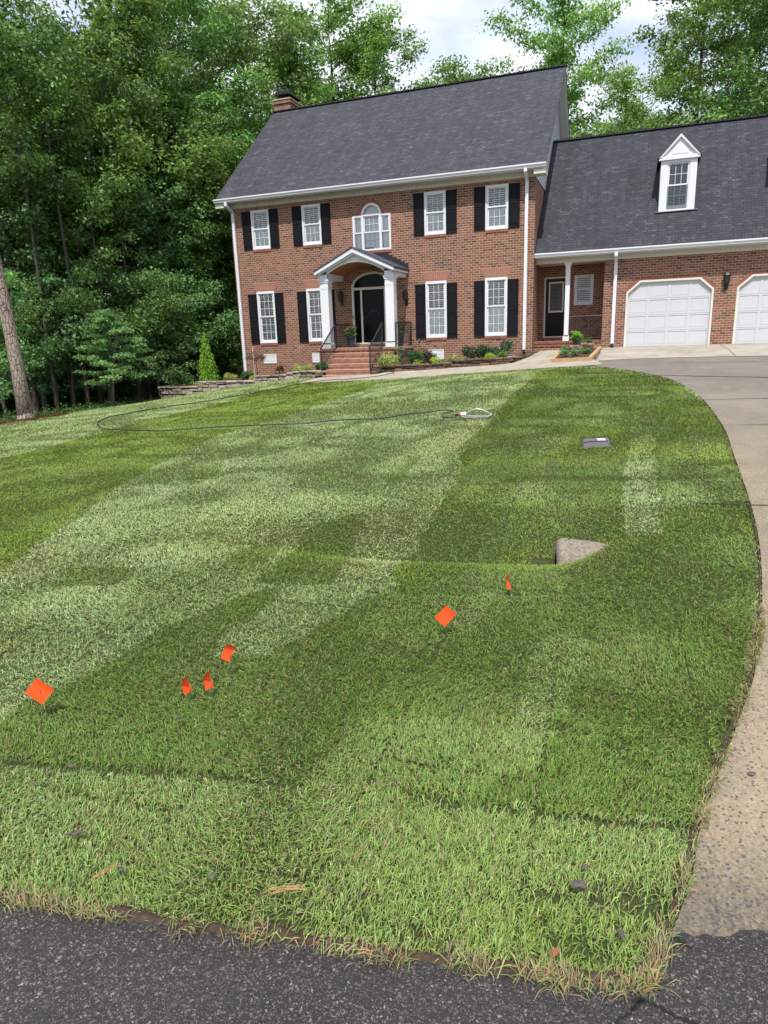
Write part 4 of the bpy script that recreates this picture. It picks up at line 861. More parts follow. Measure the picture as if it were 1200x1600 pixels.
mb.add([(GX1,GW,-1.2),(GX1,8.85,-1.2),(GX1,8.85,3.0),(GX1,GW,3.0)],[(0,1,2,3)]); mb.add([(WX,8.85,-1.2),(GX1,8.85,-1.2),(GX1,8.85,3.0),(WX,8.85,3.0)],[(0,1,2,3)])
mb.add([(GX1,GW,3.0),(GX1,8.85,3.0),(GX1,4.7,7.6)],[(0,1,2)])
mb.build('wing_wall',M['brick'],H)
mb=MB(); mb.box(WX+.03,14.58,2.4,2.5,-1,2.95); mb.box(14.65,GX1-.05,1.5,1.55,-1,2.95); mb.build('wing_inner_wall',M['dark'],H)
rf=MB(); roofprism(rf,WX+.035,GX1+.35,.05,3.285-.05,4.70,7.92,.05); wr=rf.build('wing_roof',M['shingle2'],H)
mb=MB()
for i in range(46):
    x=WX+.05+i*.29
    mb.box(x,x+.31,4.57,4.83,7.885,7.93+.012*(i%2))
mb.build('ridge_cap',M['flash'],wr)
eave(WX+.03,GX1+.35,GW,2.965,.099,3.285)
mb=MB(); mb.box(WX+.002,14.60,.62,2.0-.002,2.99,3.02); mb.build('entry_ceiling',M['soffit'],H)
mb=MB(); mb.box(WX+.002,14.598,GW+.01,GW+.14,2.965,3.14); mb.build('entry_beam',M['cream'],H)
column(13.35,GW+.10,.25,2.965,.155,'porch_post',panel=False)
downspout([(14.98,.05,3.15),(14.98,.05,3.05),(14.98,GW-.07,2.90),(14.98,GW-.07,.10)]); mb=MB(); mb.tube([(14.98,GW-.07,.10),(14.98,GW-.10,.0)],.06,10); mb.build('drain_boot',M['iron'],H)
# side entry floor and steps
mb=MB(); mb.box(WX+.002,14.598,GW-.02,1.998,-.6,.165); mb.box(WX+.002,13.62,.28,GW-.02,-.6,-.02+.09-.0); 
en=mb.build('entry_base',M['brick'],H)
mb=MB(); n=32
for i in range(n): x=WX+.004+i*(14.598-WX-.004)/n; mb.bbox(x+.004,x+(14.594-WX)/n-.004,GW-.05,GW+.17,.168,.25,.003)
mb.box(WX+.004,14.59,GW+.171,1.99,.168,.245)
n=19
for i in range(n): x=WX+.004+i*(13.64-WX-.004)/n; mb.bbox(x+.004,x+(13.636-WX)/n-.004,.24,.46+.03,.072,.155-.04,.003)
mb.build('entry_nosing',M['brickv'],en)
# side door
mb=MB(); mb.box(12.36,12.42,1.98,2.10,.36,2.60); mb.box(13.20,13.26,1.98,2.10,.36,2.60); mb.box(12.42,13.20,1.98,2.10,2.54,2.60); mb.box(12.42,13.20,1.97,2.10,.36,.41); df=mb.build('side_door_frame',M['cream'],H)
mb=MB(); mb.box(12.42,13.20,2.03,2.07,.41,2.54); sd=mb.build('side_door',M['storm'],H)
mb=MB()
for a,b,c,d in ((12.53,12.58,1.30,2.42),(13.04,13.09,1.30,2.42),(12.58,13.04,1.30,1.36),(12.58,13.04,2.36,2.42)): mb.box(a,b,2.01,2.03,c,d)
mb.build('door_light_frame',M['cream'],sd); mb=MB(); blind(mb,12.58,13.04,1.37,2.35,2.02,.9,p=.05,w=.02); mb.build('door_blind',plain('grey_blind_material',(.25,.26,.25),.6,.2),sd)
wz=window_proto(.70,1.09,1,1,(.25,.3),casing=.07,sill=False); put(wz,13.82,2.0,1.53)
# entry railing
mb=MB(); n=11; y=GW+.08
mb.tube([(13.5,y,1.10),(14.58,y,1.10)],.024,5); mb.tube([(13.5,y,.34),(14.58,y,.34)],.010,5); 
for i in range(n): x=13.5+1.08*i/(n-1); mb.tube([(x,y,.25 if i in (0,n-1) else .34),(x,y,1.10)],.020 if i in (0,n-1) else .012,5)
for zz in (.5,.66,.82,.96): mb.tube([(13.5,y,zz),(14.58,y,zz)],.007,4)
mb.build('railing',M['iron'],H)
# garage doors: four rows of four recessed panels
def garage_door():
    hw=1.40; mb=MB(); poly=[(-hw,0),(hw,0),(hw,1.86),(hw-.43,2.24),(-hw+.43,2.24),(-hw,1.86)]; t=.065
    inner=[(-hw+t,0),(hw-t,0),(hw-t,1.83),(hw-.46,2.175),(-hw+.46,2.175),(-hw+t,1.83)]
    for i in range(6):
        if i==0: continue
        j=(i+1)%6; mb.prism([poly[i],poly[j],inner[j],inner[i]],-.015,.11,'y')
    fr=mb.build('garage_door_frame',M['cream'],H,local=True)
    mb=MB(); mb.prism(inner,.075,.115,'y')
    st=.035; cols=[-hw+t+(2*hw-2*t)*i/4 for i in range(5)]; rows=[.54*i for i in range(5)]
    top=2.175
    def clipx(z): # available half width at height z
        return hw-t if z<1.83 else hw-t-(z-1.83)/(2.175-1.83)*(.46-t)
    for r in range(4):
        z0=rows[r];z1=rows[r+1] if r<3 else top
        # section rails / stiles proud of the panel
        mb.prism([(-clipx(z0+.002),z0+.004),(clipx(z0+.002),z0+.004),(clipx(z0+.05),z0+.05),(-clipx(z0+.05),z0+.05)],.060,.075,'y'); mb.prism([(-clipx(z1-.05),z1-.05),(clipx(z1-.05),z1-.05),(clipx(z1),z1-.004),(-clipx(z1),z1-.004)],.060,.075,'y')
        for c_ in cols[1:-1]: mb.box(c_-.045,c_+.045,.061,.075,z0+.05,z1-.05)
        for s_ in (-1,1): 
            a=clipx(z0+.05)*s_; b=clipx(z1-.05)*s_
            mb.prism([(a,z0+.05),(a-s_*.05,z0+.05),(b-s_*.05,z1-.05),(b,z1-.05)] if s_>0 else [(a,z0+.05),(b,z1-.05),(b-s_*.05,z1-.05),(a-s_*.05,z0+.05)],.061,.075,'y')
        for k in range(4):
            x0=cols[k]+(.045 if k else .05)+.02; x1=cols[k+1]-(.045 if k<3 else .05)-.02
            if r==3 and k in (0,3): continue
            mb.bbox(x0,x1,.069,.075,z0+.07,z1-.07,.012)
    d=mb.build('garage_door',M['gdoor'],H,local=True); return fr,d
fr,gd=garage_door(); put(fr,16.77,GW,-.02); put(gd,16.77,GW,-.02)
q=dup_part(fr); put(q,20.27,GW,-.02); q=dup_part(gd); put(q,20.27,GW,-.02)
for cx in (16.77,20.27):      # brick trim over the chamfers and head
    mb=MB()
    for s_ in (-1,1):
        for i in range(7):
            f0=i/7+.01;f1=(i+1)/7-.01; ax_,az_=cx+s_*1.40,1.84; bx_,bz_=cx+s_*.97,2.22; nx_,nz_=s_*.66*.11,.75*.11
            P0=(ax_+(bx_-ax_)*f0,az_+(bz_-az_)*f0);P1=(ax_+(bx_-ax_)*f1,az_+(bz_-az_)*f1)
            q=[P0,P1,(P1[0]+nx_,P1[1]+nz_),(P0[0]+nx_,P0[1]+nz_)]; mb.prism(q if s_<0 else q[::-1],GW-.010,GW+.002,'y')
    for i in range(9):
        x=cx-.97+i*1.94/9; mb.box(x+.004,x+1.94/9-.006,GW-.008,GW+.002,2.226,2.29)
    mb.build('garage_brick_trim',M['brickv'],H)
lantern(18.52,GW,1.95,1.25)
# dormers
def dormer():
    mb=MB(); hw=.56; z0=.0; z1=1.66; za=2.38; dep=1.9
    # local: y=0 front face, z=0 bottom of front face
    mb.box(-hw,-hw+.20,-.02,.10,0,z1); mb.box(hw-.20,hw,-.02,.10,0,z1); mb.box(-hw+.20,hw-.20,-.02,.10,z1-.14,z1)
    mb.prism([(-hw-.08,z1),(hw+.08,z1),(0,za)],-.05,.08,'y')
    mb.box(-hw-.09,hw+.09,-.10,.06,z1-.05,z1+.06)
    for s_ in (-1,1): mb.prism([(s_*(hw+.10),z1+.03),(0,za+.03),(0,za-.09),(s_*(hw+.02),z1+.03)],-.12,-.05,'y')
    mb.prism([(-.26,z1+.12),(.26,z1+.12),(0,za-.26)],-.065,-.05,'y')
    mb.box(-hw+.2,hw-.2,-.04,.1,0,.05)
    d=mb.build('dormer',M['white'],H,local=True)
    for sg in (-1,1):
        s_=MB(); x=sg*hw; pts=[(0,0),(0,z1),(z1/1.0066,z1)]; s_.prism([(p[0]+.0,p[1]) for p in pts],x-.01,x+.01,'x'); s_.build('dormer_cheek',M['siding'],d,local=True)
    r=MB()
    for sg in (-1,1):
        r.add([(sg*(hw+.13),-.14,z1+.01),(0,-.14,za+.05),(0,za+.0,za+.05),(sg*(hw+.13),z1+.02,z1+.01),(sg*(hw+.13),-.14,z1-.01),(0,-.14,za+.03),(0,za,za+.03),(sg*(hw+.13),z1+.02,z1-.01)],[(0,1,2,3),(4,7,6,5),(0,4,5,1),(0,3,7,4)])
    r.build('dormer_roof',M['shingle3'],d,local=True)
    f=MB(); f.box(-hw-.1,hw+.1,-.14,.0,-.035,-.012); f.build('dormer_flashing',plain('grey_flashing_material',(.25,.25,.26),.5,.4),d,local=True)
    ww=.72; h=1.48; f=MB(); 
    for a,b,c,e in ((-ww/2,-ww/2+.035,.05,z1-.14),(ww/2-.035,ww/2,.05,z1-.14)): f.box(a,b,.0,.08,c,e)
    sash(f,-ww/2+.035,ww/2-.035,.80,z1-.14,.02,3,2); sash(f,-ww/2+.035,ww/2-.035,.08,.84,.05,3,2,bot=.10)
    f.build('dormer_window',M['white'],d,local=True)
    g=MB(); g.add([(-.34,.045,.08),(.34,.045,.08),(.34,.045,1.5),(-.34,.045,1.5)],[(0,1,2,3)]); g.build('glass',M['glass'],d,local=True)
    b=MB(); blind(b,-.33,.33,.1,1.5,.12,.2,p=.05,w=.045); b.build('blind',M['blind'],d,local=True)
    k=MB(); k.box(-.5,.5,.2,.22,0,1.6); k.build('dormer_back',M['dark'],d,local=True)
    return d
dm=dormer(); put(dm,16.83,1.33,4.50); q=dup_part(dm); put(q,20.40,1.33,4.50)
# ------------------------------------------------------------ dry stone retaining walls
def T(x,y): return float(terrain(x,y))
def stone_block(mb,c,d,l,h,dep,rnd):
    """rough block centred at c, long axis d (unit 2D), length l, height h, depth dep"""
    dx,dy=d; nx_,ny_=-dy,dx; v=[]
    for sx in (-1,1):
        for sy in (-1,1):
            for sz in (-1,1):
                a=sx*l/2*(1-.06*rnd.random()*2);b=sy*dep/2*(1-.12*rnd.random());e=sz*h/2*(1-.14*rnd.random())
                v.append(Vector((c[0]+dx*a+nx_*b,c[1]+dy*a+ny_*b,c[2]+e)))
    # chamfer: shrink ends by adding a belly ring -> subdivide by scaling mid rings
    ce=Vector(c); faces=[(0,1,3,2),(4,6,7,5),(0,4,5,1),(2,3,7,6),(0,2,6,4),(1,5,7,3)]
    vs=[tuple(q) for q in v]; fs=[]
    for f in faces:
        m=sum((v[i] for i in f),Vector())/4; out_=(m-ce); k=1+ (.10+.1*rnd.random())*min(1,.05/max(out_.length,.01)); m2=ce+out_*k
        ins=[v[i]*.28+m2*.72 for i in f]; n=len(vs); vs+=[tuple(q) for q in ins]; fs.append((n,n+1,n+2,n+3))
        for a in range(4): b=(a+1)%4; fs.append((f[a],f[b],n+b,n+a))
    mb.add(vs,fs)
def stone_wall(name,path,tops,mat,seed,label,dep=.26,course=.135):
    """path: [(x,y)], tops: z of the top at each node; bottom follows the ground"""
    rnd=random.Random(seed); mb=MB(); P=[Vector((x,y)) for x,y in path]; root=MB()
    seg=[0]
    for a,b in zip(P[:-1],P[1:]): seg.append(seg[-1]+(b-a).length)
    def at(s):
        for i in range(len(P)-1):
            if s<=seg[i+1] or i==len(P)-2:
                t=(s-seg[i])/max(1e-6,seg[i+1]-seg[i]); p=P[i]+(P[i+1]-P[i])*t; d=(P[i+1]-P[i]).normalized(); return p,d,tops[i]+(tops[i+1]-tops[i])*t
    zmin=min(T(*p) for p in path)-.1; zmax=max(tops); rows=int((zmax-zmin)/course)+2
    for r in range(rows):
        s=-rnd.random()*.2; zc=zmin+r*course
        while s<seg[-1]:
            l=rnd.uniform(.14,.50); c=min(max(s+l/2,0),seg[-1]); p,d,tp=at(c); g=T(p.x,p.y-.1)-.06
            hh=course*rnd.uniform(.7,1.05); zo=rnd.uniform(-.03,.03)
            if zc+hh>g and zc<tp-.06:
                h=min(hh,tp-.05-zc); jit=rnd.uniform(-.018,.018)
                if h>.03: stone_block(mb,(p.x-d.y*jit,p.y+d.x*jit,min(zc+zo+h/2,tp-.05-h/2)),(d.x,d.y),l-.012,h-.006,dep,rnd)
            s+=l
    # flat cap stones
    s=0
    while s<seg[-1]:
        l=rnd.uniform(.25,.5); c=min(s+l/2,seg[-1]); p,d,tp=at(c); stone_block(mb,(p.x+d.y*.0,p.y-d.x*.02,tp-.025),(d.x,d.y),l-.01,.055,dep+.05,rnd); s+=l
    o=mb.build(name,mat); tag(o,label,'wall')
    core=MB()
    for i in range(len(P)-1):
        a,b=P[i],P[i+1]; d=(b-a).normalized(); n_=Vector((-d.y,d.x))*dep*.36; z0=min(T(a.x,a.y),T(b.x,b.y))-.2
        core.add([(a.x-n_.x,a.y-n_.y,z0),(b.x-n_.x,b.y-n_.y,z0),(b.x+n_.x,b.y+n_.y,z0),(a.x+n_.x,a.y+n_.y,z0),(a.x-n_.x,a.y-n_.y,tops[i]-.05),(b.x-n_.x,b.y-n_.y,tops[i+1]-.05),(b.x+n_.x,b.y+n_.y,tops[i+1]-.05),(a.x+n_.x,a.y+n_.y,tops[i]-.05)],[(0,3,2,1),(4,5,6,7),(0,1,5,4),(1,2,6,5),(2,3,7,6),(3,0,4,7)])
    core.build('wall_core',M['soil'],o)
    return o
stone_wall('stone_retaining_wall',[(-1.6,-.2),(-2.35,-.9),(-2.75,-1.6),(-2.62,-2.12),(-2.1,-2.2),(-.62,-2.2),(-.60,-2.2),(1.75,-2.2),(1.77,-2.2),(3.05,-2.2),(3.7,-2.25),(4.4,-2.45),(4.95,-2.9)],[-1.08,-1.08,-1.08,-1.08,-1.08,-1.06,-.88,-.86,-.68,-.66,-.54,-.50,-.50],M['stone'],4,'tan fieldstone retaining wall stepping down beside the left lawn edge')
stone_wall('stone_retaining_wall',[(7.02,-2.75),(7.15,-2.1),(8.9,-1.95),(8.92,-1.95),(9.9,-1.85),(9.92,-1.85),(11.75,-1.7),(12.2,-.9),(12.3,-.3)],[-.37,-.37,-.36,-.35,-.33,-.23,-.20,-.16,-.07],M['stone2'],9,'dark fieldstone retaining wall between front steps and side entry')
def bed(name,poly,z,mat):
    mb=MB(); n=len(poly); cx=sum(p[0] for p in poly)/n; cy=sum(p[1] for p in poly)/n
    vs=[(x,y,zz) for (x,y),zz in zip(poly,z)]; 
    mb.add(vs+[(cx,cy,sum(z)/n+.03)],[(i,(i+1)%n,n) for i in range(n)]); o=mb.build(name,mat); tag(o,kind='structure'); return o
mulch=plain('brown_mulch_material',(.085,.050,.032),.95,.1,var=.6,scale=40,bump=.8,bscale=50)
bed('flower_bed',[(-2.55,-2.1),(-.62,-2.1),(-.6,-.0),(-1.5,0)],[-1.15,-1.13,-1.1,-1.12],mulch)
bed('flower_bed',[(-.62,-2.1),(1.75,-2.1),(1.75,-.0),(-.62,0)],[-.95,-.93,-.90,-.92],mulch)
bed('flower_bed',[(1.75,-2.1),(3.05,-2.1),(3.7,-2.15),(4.4,-2.3),(4.95,-2.75),(5.1,-1.7),(4.4,-1.62),(4.4,0),(1.75,0)],[-.76,-.72,-.62,-.58,-.58,-.55,-.55,-.55,-.7],mulch)
bed('flower_bed',[(7.0,-2.6),(7.15,-2.0),(9.9,-1.75),(9.9,0),(7.65,0),(7.65,-1.62),(7.0,-1.62)],[-.52,-.50,-.46,-.42,-.45,-.5,-.52],mulch)
bed('flower_bed',[(9.9,-1.75),(11.7,-1.6),(12.15,-.8),(12.2,0),(9.9,0)],[-.36,-.30,-.22,-.16,-.3],mulch)
# ------------------------------------------------------------ leaf tools
def leaf_quads(P,Nrm,size,rng_,asp=.45,col=None):
    """rhombus leaves at P with normals Nrm"""
    n=len(P); a=rng_.normal(size=(n,3)); t=np.cross(Nrm,a); t/=np.linalg.norm(t,axis=1,keepdims=True)+1e-9; b=np.cross(Nrm,t)
    s=size[:,None]; V=np.stack([P-t*s*.5,P+b*s*asp*.5,P+t*s*.5+Nrm*s*-.12,P-b*s*asp*.5],1).reshape(-1,3); F=np.arange(n*4).reshape(n,4)
    C=np.repeat(col,4,0) if col is not None else None
    return V,F,C
def blob_leaves(centers,radii,per,size,rng_,base=(.07,.14,.03),flat=.6,asp=.5,upb=.7,spread=.25,shell=.5):
    cs=np.repeat(np.arange(len(centers)),per); n=len(cs); d=rng_.normal(size=(n,3)); d/=np.linalg.norm(d,axis=1,keepdims=True); r=rng_.random(n)**shell
    off=d*r[:,None]*np.asarray(radii)[cs][:,None]; off[:,2]*=flat; P=np.asarray(centers)[cs]+off
    N=d*.7+rng_.normal(size=(n,3))*.55; N[:,2]+=upb; N/=np.linalg.norm(N,axis=1,keepdims=True)
    sz=size*rng_.uniform(.6,1.35,n); cl=np.asarray(base)*rng_.uniform(1-spread*1.6,1+spread*1.6,n)[:,None]*(1+rng_.normal(0,.08,(n,3)))
    cl*=rng_.uniform(.8,1.2,len(centers))[cs][:,None]
    return leaf_quads(P,N,sz,rng_,asp,np.clip(cl,0.004,1))
def bush(name,label,cat,x,y,z,w,h,base,seed,size=.07,per=70,n=14,mat='plant',asp=.45,shape='round',group=None,stem=True):
    w*=1.22; h*=1.25; n=int(n*1.2); r=np.random.default_rng(seed); root=empty(name,(x,y,z)); tag(root,label,cat,group)
    C=[];R=[]
    for i in range(n):
        if shape=='cone':
            t=(i+.5)/n; rr=w/2*(1-t)**.75*.9; k=max(1,int(6*(1-t))); a=i*2.4; C.append((rr*.55*math.cos(a),rr*.55*math.sin(a),h*t*.95+.03)); R.append(max(.05,rr*.75))
        else:
            a=r.random()*2*math.pi; q=math.sqrt(r.random())*w*.34; C.append((q*math.cos(a),q*math.sin(a),h*(.30+.42*r.random()))); R.append(min(w,h*1.6)*r.uniform(.18,.27))
    V,F,Cc=blob_leaves(C,R,per,size,r,base,flat=.9 if shape!='cone' else 1.3,asp=asp,upb=.5)
    V[:,2]=np.maximum(V[:,2],.0)
    npmesh('foliage',V,F,M[mat],Cc,parent=root)
    if stem:
        mb=MB(); 
        for k in range(4): mb.tube([(0,0,-.05),(r.uniform(-.2,.2)*w,r.uniform(-.2,.2)*w,h*.6)],[.012,.004],5)
        mb.build('stem',M['bark'],root,local=True)
    return root
def blade_plant(name,label,cat,x,y,z,L_,n,base,seed,wd=.02,up=.6,group=None):
    r=np.random.default_rng(seed); root=empty(name,(x,y,z)); tag(root,label,cat,group); V=[];F=[];C=[]
    for i in range(n):
        a=r.random()*2*math.pi; l=L_*r.uniform(.6,1.1); e=r.uniform(.35,1.2); px,py=-math.sin(a),math.cos(a); c=np.array(base)*r.uniform(.6,1.4); q=len(V)
        for k,(t,wk) in enumerate(((0,.6),(.4,1),(.75,.8),(1,.05))):
            rr=l*t*math.cos(e)*(.6+.5*t); zz=l*math.sin(e)*(t-.45*t*t*(1.2-up)); 
            for s_ in (-1,1): V.append((rr*math.cos(a)+s_*px*wd*wk/2,rr*math.sin(a)+s_*py*wd*wk/2,zz)); C.append(c)
        for k in range(3): F.append((q+2*k,q+2*k+1,q+2*k+3,q+2*k+2))
    npmesh('leaves',V,F,M['plant'],np.array(C),parent=root); mb=MB(); mb.lathe([(.03,-.03),(.035,.02),(0,.05)],0,0,8); mb.build('crown_base',M['bark'],root,local=True); return root
G_=(.075,.15,.035); YG=(.34,.42,.06); DG=(.035,.075,.025); LIME=(.38,.52,.04)
# left bed
bush('arborvitae','conical bright green arborvitae on the stepped wall at left house corner','shrub',-.75,-1.55,-1.0,.78,1.66,(.22,.40,.05),11,size=.06,per=260,n=26,shape='cone',asp=.5)
bush('shrub','round green shrub at the far left end of the tan wall','shrub',-1.75,-1.6,-1.15,.55,.5,(.12,.22,.05),12)
blade_plant('grassy_plant','arching yellow green grassy plant left of the arborvitae','plant',-2.2,-1.75,-1.15,.42,70,YG,13)
blade_plant('grassy_plant','pale grassy clump spilling over the wall below the arborvitae','plant',-1.25,-1.8,-1.13,.40,60,(.30,.34,.12),14)
bush('shrub','low yellow green shrub on the wall right of the arborvitae','shrub',.35,-1.5,-.92,.7,.28,(.28,.34,.09),15,size=.05)
bush('shrub','dark leafy plant beside the left downspout foot','shrub',1.05,-1.55,-.92,.5,.32,(.06,.13,.04),16)
bush('flowering_plant','small bright yellow plant on the tan wall','plant',1.45,-1.7,-.92,.3,.2,(.55,.55,.03),17,size=.04,n=8,per=60)
bush('shrub','yellow green variegated shrub left of the front steps','shrub',3.55,-1.4,-.72,.85,.36,(.36,.42,.12),18,size=.055,n=20)
bush('shrub','dark green low shrub against the left foot of the steps','shrub',4.25,-1.2,-.66,.6,.28,DG,19)
bush('shrub','fresh green shrub touching the left step railing','shrub',4.75,-2.0,-.62,.5,.42,(.07,.20,.04),20)
bush('shrub','small brown leaved plant near the left vent','shrub',2.25,-.9,-.7,.35,.3,(.10,.07,.035),21,n=8)
# young japanese maple with staked stem
mr=empty('japanese_maple',(1.20,-.95,-.85)); tag(mr,'small purple brown weeping maple in front of the left downspout','tree')
mb=MB(); mb.tube([(0,0,-.05),(.02,0,.35),(-.02,.02,.70)],[.022,.018,.014],6); 
for k in range(7): a=k*.9; mb.tube([(-.02,.02,.66),(.25*math.cos(a),.25*math.sin(a),.86),(.42*math.cos(a),.42*math.sin(a),.78)],[.010,.006,.003],4)
mb.build('trunk',M['bark'],mr,local=True); r_=np.random.default_rng(31); V,F,Cc=blob_leaves([(.30*math.cos(k*.9),.25*math.sin(k*.9),.86-.05*(k%3)) for k in range(9)]+[(0,0,1.0)],[.19]*10,110,.05,r_,(.11,.065,.045),flat=.6,asp=.3); npmesh('crown',V,F,M['plant'],Cc,parent=mr)
mb=MB(); mb.tube([(1.12,-1.0,-.9),(1.12,-1.0,.42)],.010,5); o=mb.build('garden_stake',M['white'],loc=(1.12,-1,-.9)); tag(o,'thin white stake standing behind the small purple maple','stake')
# right bed
bush('shrub','yellow green shrub at the right foot of the front steps','shrub',7.35,-2.05,-.50,.85,.48,(.33,.40,.12),40,size=.06,n=22)
bush('shrub','tall spiky green plant in front of the porch vent','shrub',7.75,-1.9,-.48,.35,.75,(.12,.19,.09),41,size=.05,n=10)
bush('shrub','dark green rounded shrub right of the yellow one by the porch','shrub',8.25,-1.45,-.48,.85,.55,(.05,.12,.035),42,n=22)
bush('shrub','dark purple shrub between green shrub and vent','shrub',8.75,-1.45,-.46,.55,.50,(.07,.045,.05),43)
bush('flowering_plant','small lime plant at the wall edge below the purple shrub','plant',8.35,-1.72,-.48,.35,.22,(.28,.40,.05),44,n=9)
bush('flowering_plant','bright lime mound in front of the middle vent','plant',9.02,-1.6,-.46,.40,.28,LIME,45,size=.045,n=12)
blade_plant('grassy_plant','large variegated grassy plant in front of the middle vent','plant',9.55,-1.35,-.44,.60,150,(.30,.36,.14),46)
blade_plant('grassy_plant','yellowish grassy plant at the right side of the variegated one','plant',9.78,-1.4,-.42,.55,90,(.36,.40,.13),47)
bush('shrub','dark green shrub in the middle of the right bed','shrub',10.15,-1.0,-.34,.6,.5,DG,48)
bush('shrub','dark green shrub between the two right windows','shrub',10.60,-1.05,-.32,.6,.48,(.04,.085,.03),49)
bush('flowering_plant','bright lime plant on the wall right of centre','plant',10.95,-1.35,-.32,.42,.24,LIME,50,size=.045,n=12)
blade_plant('grassy_plant','upright green leafy plant beside the lime plant','plant',11.3,-1.2,-.30,.55,60,(.14,.28,.06),51,wd=.03,up=1)
bush('shrub','grey green shrub in front of the right vent','shrub',11.45,-.75,-.26,.6,.6,(.10,.15,.08),52)
bush('shrub','dull green shrub left of the right downspout','shrub',10.85,-.6,-.30,.5,.45,(.08,.11,.06),53)
mb=MB(); mb.lathe([(.0,.01),(.15,.0),(.20,.03),(.215,.05),(.19,.045),(.14,.015),(0,.012)],11.75,-1.45,20,-.235); o=mb.build('garden_dish',plain('pale_blue_plastic_material',(.50,.58,.68),.4,.4),loc=(11.75,-1.45,-.24)); tag(o,'pale blue round dish on the end of the dark stone wall','dish')
mb=MB(); mb.lathe([(.0,.01),(.16,.0),(.21,.035),(.20,.03),(.14,.012),(0,.01)],11.95,-.95,20,-.185); o=mb.build('garden_dish',M['iron'],loc=(11.95,-.95,-.19)); tag(o,'black round dish on the wall near the right downspout','dish')
# timber edged bed at the side entry
BP=[(13.25,-2.75),(14.45,-3.35),(14.62,-.25),(13.35,.15)]
bz=[T(*p) for p in BP]
mb=MB()
for i in range(4):
    a=Vector(BP[i]);b=Vector(BP[(i+1)%4]); d=(b-a).normalized(); n_=Vector((-d.y,d.x))*.055; za,zb_=bz[i],bz[(i+1)%4]; a2=a-d*.05;b2=b+d*.05
    if i%2: a2=a+d*.06;b2=b-d*.06
    mb.add([(a2.x-n_.x,a2.y-n_.y,za-.15),(b2.x-n_.x,b2.y-n_.y,zb_-.15),(b2.x+n_.x,b2.y+n_.y,zb_-.15),(a2.x+n_.x,a2.y+n_.y,za-.15),(a2.x-n_.x,a2.y-n_.y,za+.10),(b2.x-n_.x,b2.y-n_.y,zb_+.10),(b2.x+n_.x,b2.y+n_.y,zb_+.10),(a2.x+n_.x,a2.y+n_.y,za+.10)],[(0,3,2,1),(4,5,6,7),(0,1,5,4),(1,2,6,5),(2,3,7,6),(3,0,4,7)])
o=mb.build('landscape_timber_border',plain('weathered_timber_material',(.42,.28,.15),.85,.15,var=.35,scale=9,bump=.4),loc=(13.9,-1.5,-.2)); tag(o,'weathered tan timber border around the flower bed at side entry','garden border')
bed('flower_bed',BP,[z+.05 for z in bz],mulch)
k=0
for (x,y,w_,h_,b_,lab) in [(13.75,-2.35,.7,.26,(.16,.26,.12),'grey green low plant at the front of the timber bed'),(13.65,-1.55,.55,.25,(.10,.20,.06),'green mound on the left side of the timber bed'),(14.15,-.75,.65,.36,(.06,.17,.04),'leafy green plant at the back of the timber bed'),(14.3,-2.0,.35,.18,(.14,.22,.10),'small green plant at the right side of the timber bed')]:
    bush('flowering_plant',lab,'plant',x,y,T(x,y)+.05,w_,h_,b_,60+k,size=.05,n=14); k+=1
for (x,y,w_,lab) in [(13.85,-1.75,.5,'pink flowering plant in the middle of the timber bed'),(14.25,-1.45,.45,'pale pink flowering plant at the right of the timber bed')]:
    rt=bush('flowering_plant',lab,'plant',x,y,T(x,y)+.05,w_,.26,(.10,.20,.07),70+k,size=.04,n=12,per=40); k+=1
    r_=np.random.default_rng(k); V,F,Cc=blob_leaves([(r_.uniform(-.2,.2),r_.uniform(-.2,.2),.24+.05*r_.random()) for _ in range(16)],[.05]*16,12,.05,r_,(.62,.28,.33),asp=.9); npmesh('blossom',V,F,M['plant'],Cc,parent=rt)
def pot(x,y,z,r,h,label,foliage,flower=None,seed=1,fh=.35):
    root=empty('potted_plant',(x,y,z)); tag(root,label,'potted plant'); mb=MB(); mb.lathe([(0,0),(r*.62,0),(r*.66,.01),(r*.93,h*.86),(r*1.04,h*.87),(r*1.04,h*.98),(r*.92,h),(r*.88,h*.93),(0,h*.92)],0,0,20); mb.build('pot',M['navy'],root,local=True,smooth=False)
    rr=np.random.default_rng(seed); C=[(rr.uniform(-1,1)*r,rr.uniform(-1,1)*r,h+fh*(.15+.6*rr.random())) for _ in range(16)]; V,F,Cc=blob_leaves(C,[fh*.36]*16,60,.055,rr,foliage,asp=.7); npmesh('foliage',V,F,M['plant'],Cc,parent=root)
    if flower is not None: 
        C=[(rr.uniform(-1.3,1.3)*r,rr.uniform(-1.3,.5)*r,h+fh*(.4+.7*rr.random())) for _ in range(9)]; V,F,Cc=blob_leaves(C,[.045]*9,22,.04,rr,flower,asp=.9); npmesh('blossom',V,F,M['plant'],Cc,parent=root)
    return root
pot(5.28,-.55,Zp,.17,.42,'navy pot of red geraniums left of the front door',(.09,.16,.05),(.55,.02,.03),81,.42)
pot(7.30,-.55,Zp,.17,.42,'navy pot of red flowers half hidden behind the right portico column',(.07,.14,.04),(.5,.03,.03),82,.45)
pot(13.78,.02,T(13.78,.02)+.05,.16,.30,'navy pot of bright green leaves at the side entry post',(.18,.34,.04),None,83,.34)
